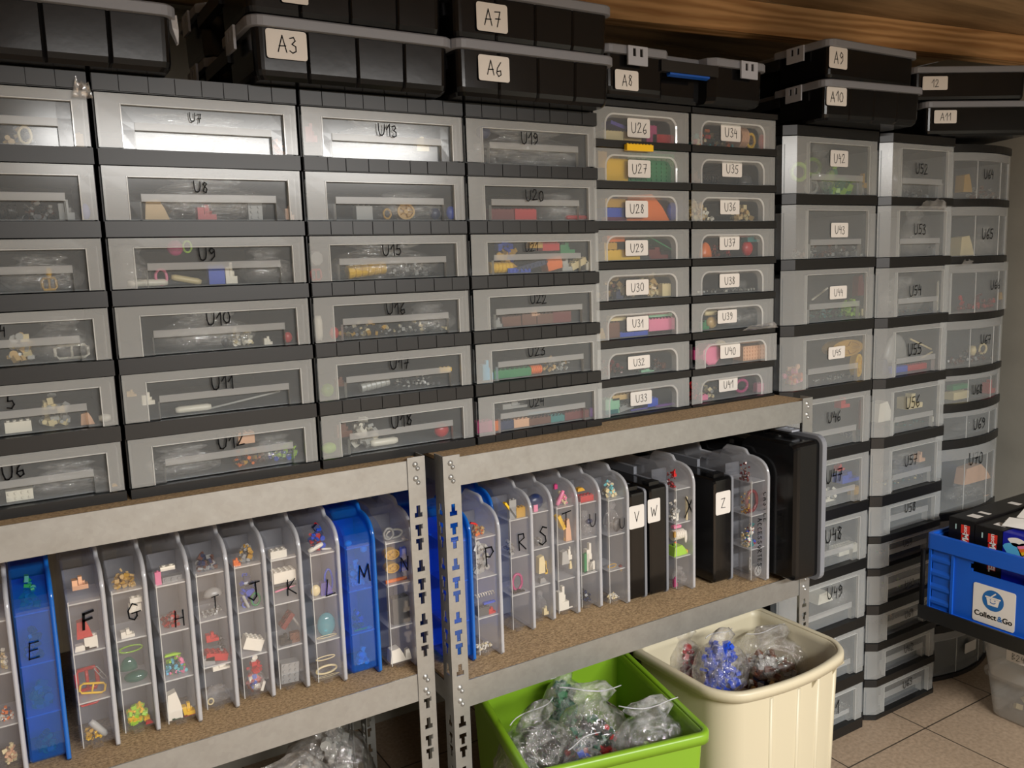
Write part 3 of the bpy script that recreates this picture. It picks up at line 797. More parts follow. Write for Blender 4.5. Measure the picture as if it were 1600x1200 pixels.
def org_meshes(kind):
    body, lid, div = {'clear': ('orgclear', 'orglid', 'orgdiv'), 'blue': ('orgblue', 'orgbluelid', 'orgbluelid')}[kind]
    W = .0425; P = org_profile(.006)
    m = MB()
    # tapered tray: smaller on the left (base) side
    c = (.165, .13)
    L0 = [(.0, c[0]+(y-c[0])*.985, c[1]+(z-c[1])*.985) for y, z in P]
    L1 = [(.003, y*1.0, z) for y, z in P]
    L2 = [(W, y, z) for y, z in P]
    m.loft([L0, L1, L2], body, True, False, smooth=False)
    me = m.mesh('tray'); solidify(me, .0011)
    if kind == 'clear':      # moulded front corner edge and foot
        m = MB(); m.box(.0022, .0034, .0052, .0062, .008, .219, 'ridge'); m.box(.014, .028, .012, .05, -.0, .0062, body)
        m2 = m.mesh('e'); bm = bmesh.new(); bm.from_mesh(me); n0 = len(bm.faces); bm.from_mesh(m2); bm.faces.ensure_lookup_table()
        me.materials.append(MATS['ridge']); k = len(me.materials)-1
        for i, f in enumerate(bm.faces[n0:]): f.material_index = k if i < 6 else 0
        bm.to_mesh(me); bm.free()
    m = MB(); Q = org_profile(0)
    m.loft([[(x, y, z) for y, z in Q] for x in (W+.0002, W+.0035)], lid, smooth=False)
    # raised rolled rim
    m.tube([(W+.0032, y, z) for y, z in Q], .0028, lid, 6, closed=True)
    lidm = m.mesh('lid')
    m = MB(); m.box(.0018, W-.0003, .0076, .075, 0, .0013, div); m.box(.0018, W-.0003, .0066, .0076, -.0003, .0016, 'ridge' if kind == 'clear' else div); dm = m.mesh('divider')
    m = MB(); m.box(.0018, W-.0005, .078, .0792, .008, .242, 'orgback' if kind == 'clear' else 'orgbluelid'); pm = m.mesh('partition')
    OM[kind] = (me, lidm, dm, pm)
org_meshes('clear'); org_meshes('blue')
def organizer(nm, x, y, z, kind, label, mk=None, rx=0, group='upright organizers on the middle shelves', ph=None):
    t = thing('parts_organizer', (x, y, z), label, 'parts organizer', group)
    me, lm, dm, pm = OM[kind]
    inst('tray', me, t); inst('lid', lm, t)
    for h in (.0715, .143, .2135): inst('divider', dm, t, (0, 0, h))
    inst('partition', pm, t)
    if mk:
        if isinstance(mk, tuple): mk = [mk]
        for (tx, px, py, h) in mk: mark_px(tx, px, py, h, y+.0045, t, Vector((x, y, z)), wt=.075 if tx != 'F' else .15)
    CONT[nm] = dict(x0=x+.003, x1=x+.0415, z0=z+.0085, z1=z+.262, y=y+.004, ymin=.006, ymax=.07, ph=ph or ('organizer marked '+nm), floors=[z+.0085, z+.0728, z+.1443, z+.2148])
    return t
zl, zr = .5485, .5265
def oname(s): return 'clear organizer marked %s standing on the left middle shelf' % s
organizer('D', -.024, .010, zl, 'clear', 'clear organizer cut off at the left picture edge beside the blue one', ph='organizer at the left picture edge')
LX = {'F': (.044, .016), 'G': (.0985, .025), 'H': (.1545, .015), 'I': (.2105, .025), 'J': (.2655, .026), 'K': (.3195, .024), 'L': (.376, .010), 'M': (.4335, .006), 'N': (.4935, -.008)}
bpy.data.objects['parts_organizer'].location.x = -.068; CONT['D'].update(x0=-.065, x1=-.027)
organizer('E', -.0175+.0, .016, zl, 'blue', 'blue organizer marked E near the left picture edge', ('E', 53, 1017, 26))
LM = {'F': ('F', 137, 970, 26), 'G': ('G', 209, 955, 26), 'H': ('H', 280, 965, 24), 'I': ('I', 336, 940, 20), 'J': ('J', 397, 925, 28), 'K': ('K', 455, 917, 24), 'L': ('L', 515, 918, 26), 'M': ('M', 569, 897, 26), 'N': ('N', 632, 882, 22)}
for k, (x, y) in LX.items():
    organizer(k, x, y, zl, 'blue' if k == 'M' else 'clear', ('blue organizer marked M between the clear ones marked L and N' if k == 'M' else oname(k)), LM[k])
organizer('O', .600, -.008, zr, 'blue', 'blue organizer just behind the right-hand slotted post', ph='blue organizer behind the slotted post')
organizer('P', .6525, -.015, zr, 'clear', 'clear organizer marked P first right of the slotted posts', ('P', 764, 868, 30))
organizer('Q', .7005, .088, zr, 'blue', 'blue organizer pushed back between the ones marked P and R', ph='pushed-back blue organizer')
RX = {'R': (.752, .037), 'S': (.806, .050), 'T': (.862, .048), 'U': (.9145, .046), 'V2': (.9705, .030), 'X': (1.1255, .010), 'castle': (1.2810, -.045)}
RM = {'R': ('R', 815, 845, 26), 'S': ('S', 848, 837, 28), 'T': ('T', 885, 812, 24), 'U': ('U', 926, 812, 20), 'V2': ('U', 972, 817, 16), 'X': ('X', 1077, 790, 32)}
for k in 'RST':
    organizer(k, *RX[k], zr, 'clear', 'clear organizer marked %s standing on the right middle shelf' % k, RM[k])
organizer('U', *RX['U'], zr, 'clear', 'left one of two clear organizers marked U, red piece in its top', RM['U'], ph='left organizer marked U')
organizer('V2', *RX['V2'], zr, 'clear', 'right one of two clear organizers marked U, dark ball behind the letter', RM['V2'], ph='right organizer marked U')
organizer('X', *RX['X'], zr, 'clear', 'clear organizer marked X between two black organizers', RM['X'])
tc = organizer('castle', *RX['castle'], zr, 'clear', 'clear organizer marked CASTLE ACCESSORIES beside the big upright black case', ph='organizer marked CASTLE ACCESSORIES')
def vertical(text, px, py0, py1, y, parent, org):
    mb = MB(); n = len(text)
    for i, ch in enumerate(text):
        py = py0+(py1-py0)*i/(n-1); c = UY(px, py, y)-org
        strokes(mb, ch, c, Vector((0, 0, -1)), X_, .0115, wt=.13)
    mb.build('marking', parent, merge=False)
vertical('CASTLE', 1196, 771, 812, -.0405, tc, Vector((*RX['castle'], zr)))
vertical('ACCESSORIES', 1187, 812, 882, -.0405, tc, Vector((*RX['castle'], zr)))

def small_black(label, x, y, z, W, H, stk, text):
    t = thing('parts_organizer', (x, y, z), label, 'parts organizer', 'small black organizers on the right shelf')
    D = .30; m = MB()
    def pl(e, x_): return [(x_, a, b) for a, b in rrect(e, D-e, e+.0, H-e, .008, 3)]
    m.loft([pl(.005, 0), pl(.002, .004), pl(.0015, W)], 'blackshiny', smooth=False); m.build('tray', t)
    m = MB(); m.loft([pl(-.0, W+.0003), pl(-.0, W+.006)], 'caselid', smooth=False)
    m.box(W, W+.008, .10, .20, H-.002, H+.016, 'caselid'); m.build('lid', t, label='grey lid')
    m = MB(); m.box(W*.15, W*.8, .012, .032, H-.004, H+.006, 'blackshiny'); m.build('latch', t)
    y_ = y+.0012; p0 = UY(stk[0], stk[3], y_); p1 = UY(stk[2], stk[1], y_)
    c = (p0+p1)/2-Vector((x, y, z)); mb = MB()
    sticker(mb, text, c, X_, Z_, (p1-p0).x, (p1-p0).z, (p1-p0).z*.42); mb.build('sticker', t, merge=False)
small_black('small black organizer with a white sticker V next to the one marked W', 1.0235, .030, zr, .034, .225, (983, 787, 1006, 828), 'V')
small_black('small black organizer with a white sticker W left of the clear one marked X', 1.071, .026, zr, .040, .228, (1012, 777, 1031, 818), 'W')
small_black('small black organizer with a white sticker Z left of the castle organizer', 1.2185, -.002, zr, .046, .226, (1118, 765, 1141, 806), 'Z')
RV = Matrix.Rotation(math.radians(90), 3, 'Y')
case('big black case standing upright at the right end of the middle shelf', Vector((1.337, -.108, zr+.002+.298)), RV, True)

# ------------------------------------------------------------------ small contents
def wav(u, k): return math.sin(u*k)
BR = {}
def k_brick(mb, w_, d, h, mat):
    sh = min(.0017, h*.2); mb.box(-w_/2, w_/2, -d/2, d/2, 0, h-sh, mat)
    n = max(1, min(8, round(w_/.008))); nd = max(1, min(3, round(d/.008))); r = min(w_/n, d/nd)*.3
    for i in range(n):
        for j in range(nd): mb.cyl((-w_/2+(i+.5)*w_/n, -d/2+(j+.5)*d/nd), r, h-sh, h, mat, 8)
def k_plate(mb, w_, d, h, mat):      # studs facing the viewer
    mb.box(-w_/2, w_/2, -d/2, d/2, 0, h, mat)
    n = max(1, min(9, round(w_/.008))); nh = max(1, min(8, round(h/.008))); r = min(w_/n, h/nh)*.3
    for i in range(n):
        for j in range(nh):
            cx, cz_ = -w_/2+(i+.5)*w_/n, (j+.5)*h/nh
            mb.loft([[(cx+math.cos(a*math.pi/4)*r, yy, cz_+math.sin(a*math.pi/4)*r) for a in range(8)] for yy in (-d/2, -d/2-.0016)], mat, smooth=False)
def k_ball(mb, w_, d, h, mat):
    n = 14; r = h/2; mb.loft([[(math.cos(2*math.pi*k/n)*w_/2*math.sin(t), math.sin(2*math.pi*k/n)*d/2*math.sin(t), r-r*math.cos(t)) for k in range(n)] for t in [math.pi*(i+.02)/9.04 for i in range(10)]], mat)
def k_dome(mb, w_, d, h, mat):
    n = 16; mb.loft([[(math.cos(2*math.pi*k/n)*w_/2*math.cos(t), math.sin(2*math.pi*k/n)*d/2*math.cos(t), h*math.sin(t)) for k in range(n)] for t in [math.pi/2*i/6.05 for i in range(7)]], mat)
def k_ring(mb, w_, d, h, mat):
    r = min(w_, h)*.11; mb.tube([(math.cos(a)*(w_/2-r), 0, h/2+math.sin(a)*(h/2-r)) for a in [2*math.pi*k/18 for k in range(18)]], r, mat, 6, True)
def k_wheel(mb, w_, d, h, mat):
    n = 20
    lp = lambda f, y: [(math.cos(2*math.pi*k/n)*w_/2*f, y, h/2+math.sin(2*math.pi*k/n)*h/2*f) for k in range(n)]
    mb.loft([lp(1, d/2), lp(1, -d/2), lp(.8, -d/2), lp(.74, -d/2+.003), lp(.3, -d/2+.003), lp(.26, -d/2), lp(.12, -d/2)], mat, smooth=False)
    for k in range(5):
        a = 2*math.pi*k/5; mb.tube([(math.cos(a)*w_*.14, -d/2+.001, h/2+math.sin(a)*h*.14), (math.cos(a)*w_*.4, -d/2+.001, h/2+math.sin(a)*h*.4)], min(w_, h)*.04, mat, 5)
def k_rod(mb, w_, d, h, mat):
    r = min(h, w_)/2
    if w_ > h: mb.tube([(-w_/2, 0, r), (-w_/2+r, 0, r), (w_/2-r, 0, r), (w_/2, 0, r)], [r*.7, r, r, r*.7], mat, 8)
    else: mb.tube([(0, 0, 0), (0, 0, r), (0, 0, h-r), (0, 0, h)], [r*.7, r, r, r*.7], mat, 8)
def k_frame(mb, w_, d, h, mat):
    r = min(w_, h)*.11; f = lambda x, z: (x*w_/2*.92, 0, h/2+z*h/2*.88)
    mb.tube([f(*p) for p in ((-1, -.6), (-.8, -1), (.8, -1), (1, -.6), (1, .6), (.8, 1), (-.8, 1), (-1, .6))], r, mat, 6, True)
    mb.tube([f(0, -1), f(0, 1)], r*.8, mat, 6)
def k_octagon(mb, w_, d, h, mat):
    lp = lambda f, y: [(math.cos(math.pi/8+2*math.pi*k/8)*w_/2*f*1.08, y, h/2+math.sin(math.pi/8+2*math.pi*k/8)*h/2*f*1.08) for k in range(8)]
    mb.loft([lp(1, d/2), lp(1, -d/2), lp(.85, -d/2-.002), lp(.1, -d/2-.002)], mat, smooth=False)
def k_piece(mb, w_, d, h, mat):      # bracket-like piece
    mb.box(-w_/2, w_/2, -d/2, d/2, 0, h*.35, mat); mb.box(-w_/2, -w_/2+w_*.35, -d/2, d/2, h*.35, h*.8, mat)
    mb.cyl((w_*.22, 0), min(w_, d)*.2, h*.35, h*.6, mat, 8); mb.box(-w_*.1, w_*.15, -d*.3, d*.3, h*.35, h, mat)
def k_wedge(mb, w_, d, h, mat):
    mb.loft([[(-w_/2, y, 0), (w_/2, y, 0), (w_*.32, y, h*.55), (w_*.1, y, h), (-w_*.42, y, h*.92)] for y in (-d/2, d/2)], mat, smooth=False)
def k_cyl(mb, w_, d, h, mat):        # ribbed barrel lying sideways
    n = 14; r = h/2; lp = lambda x, f: [(x, math.cos(2*math.pi*k/n)*r*f, r+math.sin(2*math.pi*k/n)*r*f) for k in range(n)]
    L = []
    for i in range(6): L += [lp(-w_/2+w_*i/6, .9), lp(-w_/2+w_*(i+.1)/6, 1), lp(-w_/2+w_*(i+.8)/6, 1), lp(-w_/2+w_*(i+.9)/6, .9)]
    mb.loft(L, mat, smooth=False)
def k_spring(mb, w_, d, h, mat):
    r = h*.12; mb.tube([(-w_/2+w_*i/60, math.cos(i*.8)*h*.38, h/2+math.sin(i*.8)*h*.38) for i in range(61)], r, mat, 5)
KIND = dict(brick=(k_brick, 'toy_brick', 'studded brick'), plate=(k_plate, 'toy_plate', 'studded plate'), ball=(k_ball, 'toy_ball', 'ball'), dome=(k_dome, 'toy_dome', 'dome'), ring=(k_ring, 'toy_ring', 'ring'),
            wheel=(k_wheel, 'toy_cartwheel', 'spoked wheel'), rod=(k_rod, 'toy_rod', 'rod'), frame=(k_frame, 'toy_ladder', 'openwork ladder piece'), octagon=(k_octagon, 'toy_dish', 'octagonal dish'),
            piece=(k_piece, 'toy_piece', 'bracket piece'), wedge=(k_wedge, 'toy_wedge', 'wedge piece'), cyl=(k_cyl, 'toy_barrel', 'ribbed barrel'), spring=(k_spring, 'toy_spring', 'coil spring'))
NICE = dict(darkred='dark red', lightblue='light blue', darkgreen='dark green', darkgrey='dark grey', blackish='black', t_lime='clear lime', t_aqua='clear aqua', t_green='clear green')
USED = {}
def bits(mb, w_, d, h, cols, rnd, n=None, size=None):
    n = n or 44; s = size or max(.0038, min(w_, h)*.25)
    for i in range(n):
        u = rnd.uniform(-.5, .5); z = rnd.uniform(0, 1)**1.4*h*(1-(2*u)**2*.45)
        R = Matrix.Rotation(rnd.uniform(0, 3), 3, (rnd.uniform(-1, 1), rnd.uniform(-1, 1), rnd.uniform(-1, 1)))
        a, b, c = [s*rnd.uniform(.35, 1.1) for _ in range(3)]
        x, y = u*(w_-2*s), rnd.uniform(-.5, .5)*max(0, d-2*s); z = max(z, s*.6)
        mat = 'c_'+rnd.choice(cols) 
        if rnd.random() < .25: mb.loft([[(x+math.cos(q*math.pi/4)*a*.6, y+dy, z+math.sin(q*math.pi/4)*a*.6) for q in range(8)] for dy in (-b*.4, b*.4)], mat, smooth=False)
        else: mb.box(x-a/2, x+a/2, y-b/2, y+b/2, z-c/2, z+c/2, mat, R)
BG = {}
def bag_mesh(i, mat='bagsmall'):
    if (i, mat) in BG: return BG[(i, mat)]
    rnd = random.Random(i*31+5); m = MB(); nu, nv = 16, 9
    L = []
    off = Vector((i*3.7, i*1.3, 0))
    for v in range(nv):
        t = v/(nv-1); lp = []
        for u in range(nu):
            a = 2*math.pi*u/nu; x, y = math.cos(a), math.sin(a)
            sq = (abs(x)**3+abs(y)**3)**(-1/3)
            prof = (.25+.75*math.sin(math.pi*min(1, t*1.15+.12))**.5) if t < .8 else .75-.3*(t-.8)*5
            th = 1 if t < .6 else 1-.8*(t-.6)/.4
            p = Vector((x*sq*prof*.5, y*sq*prof*.5*th, t))
            nz = noise.noise_vector(p*3.2+off); p += Vector((nz.x*.10, nz.y*.12, nz.z*.07))
            nz = noise.noise_vector(p*9+off); p += nz*.045
            p.x = max(-.5, min(.5, p.x)); p.y = max(-.5, min(.5, p.y)); p.z = max(0, min(1, p.z)); lp.append(p)
        L.append(lp)
    m.loft(L, mat); me = m.mesh('plastic_bag'); BG[(i, mat)] = me
    return me
def where(c, x, z):
    u = (x-c['x0'])/(c['x1']-c['x0']); s = ['far left', 'left', 'left of centre', 'middle', 'right of centre', 'right', 'far right'][max(0, min(6, int(u*7)))]
    if 'floors' in c:
        k = sum(1 for f in c['floors'] if z >= f-.01); k = max(1, k)
        return ['bottom', 'third', 'second', 'top'][k-1]+' compartment', ''
    return s, ''
def uniq(base, alt):
    if base not in USED: USED[base] = 1; return base
    for a in alt:
        q = base+', '+a
        if q not in USED: USED[q] = 1; return q
    USED[base] += 1
    return base
def put(cn, kind, col, x0, y0, x1, y1, rot=0, dp=None, deep=None, n=None):
    c = CONT[cn]; org = 'floors' in c
    dp = dp if dp is not None else (.008 if org else .006)
    yy = c['y']+c['ymin']+dp
    a, b = UY(x0, y1, yy), UY(x1, y0, yy)
    xa, xb = max(a.x, c['x0']+.0005), min(b.x, c['x1']-.0005)
    if xb-xa < .003: xa, xb = (c['x0']+.001, c['x0']+.008) if a.x < c['x0'] else (c['x1']-.008, c['x1']-.001)
    w_ = xb-xa; z0, z1 = a.z, b.z
    fl = max([f for f in c.get('floors', [c['z0']]) if f < (z0+z1)/2+.004] or [c['z0']])
    ce = min([f-.002 for f in c.get('floors', []) if f > fl+.01] or [c['z1']])
    if z0-fl < .014 or kind in ('pile', 'bag'): z0 = fl
    z0 = max(z0, fl); z1 = max(z0+.003, min(z1, ce-.001)); h = z1-z0
    d = deep or max(.004, min(.03, w_*.6, h*1.4)) if kind not in ('bag', 'pile') else (deep or (.05 if not org else .03))
    d = min(d, c['ymax']-c['ymin']-.002)
    y0_ = c['y']+c['ymin']+max(0, dp-.006) + (.002 if not org else .001)
    if rot:
        ang = math.radians(rot); k = abs(math.cos(ang))
        w0, h0 = w_, h
        # fit the turned piece into its box
        s_, c_ = abs(math.sin(ang)), abs(math.cos(ang))
        den = c_*c_-s_*s_
        if abs(den) > .2 and w0*c_-h0*s_ > 0 and h0*c_-w0*s_ > 0: w_, h = (w0*c_-h0*s_)/den, (h0*c_-w0*s_)/den
        else: w_, h = max(w0, h0)*.92, min(w0, h0)*.35
        h = max(h, .003)
    cx = (xa+xb)/2; cy = y0_+d/2
    st = where(c, cx, z0)[0]
    if kind == 'bag':
        i = USED.get('bagn', 0) % 6; USED['bagn'] = i+1
        o = bpy.data.objects.new('plastic_bag', bag_mesh(i)); COL.objects.link(o)
        o.location = (cx, cy, z0); o.scale = (w_, d, h)
        lab = uniq('crinkled clear plastic bag at the %s of the %s' % (st, c['ph']) if not org else 'crinkled clear plastic bag in the %s of the %s' % (st, c['ph']), ['nearer the front', 'further back'])
        return tag(o, lab, 'bag', 'clear plastic bags inside the containers')
    mb = MB()
    if kind == 'pile':
        cols = col.split('+'); rnd = random.Random(int(x0*7+y0))
        bits(mb, w_, d, h, cols, rnd, n)
        o = mb.build('loose_toy_parts', merge=False, kind='stuff'); cc = ' and '.join(NICE.get(q, q) for q in cols[:2])
        lab = 'loose small %s toy parts %s %s of the %s' % (cc, 'in the' if org else 'at the', st, c['ph'])
        tag(o, uniq(lab, ['upper heap', 'lower heap']), 'toy parts')
        o.location = (cx, cy, z0)
        return o
    fn, nm, hu = KIND[kind]; mat = col if col.startswith('t_') else 'c_'+col
    fn(mb, w_, d, h, mat)
    if rot:
        R = Matrix.Rotation(math.radians(rot), 3, 'Y'); mb.v = [tuple(R @ (Vector(v)-Vector((0, 0, h/2)))) for v in mb.v]
        zmin = min(v[2] for v in mb.v); mb.v = [(v[0], v[1], v[2]-zmin) for v in mb.v]
        xm = (max(v[0] for v in mb.v)+min(v[0] for v in mb.v))/2; mb.v = [(v[0]-xm, v[1], v[2]) for v in mb.v]
    ym = min(v[1] for v in mb.v)
    o = mb.build(nm, merge=False); o.location = (cx, cy+max(0, -d/2-ym), z0)
    lab = '%s %s %s %s of the %s' % (NICE.get(col, col), hu, 'in the' if org else 'at the', st, c['ph'])
    tag(o, uniq(lab, ['the upper one', 'the lower one', 'the smaller one', 'partly hidden']), 'toy part')
    return o

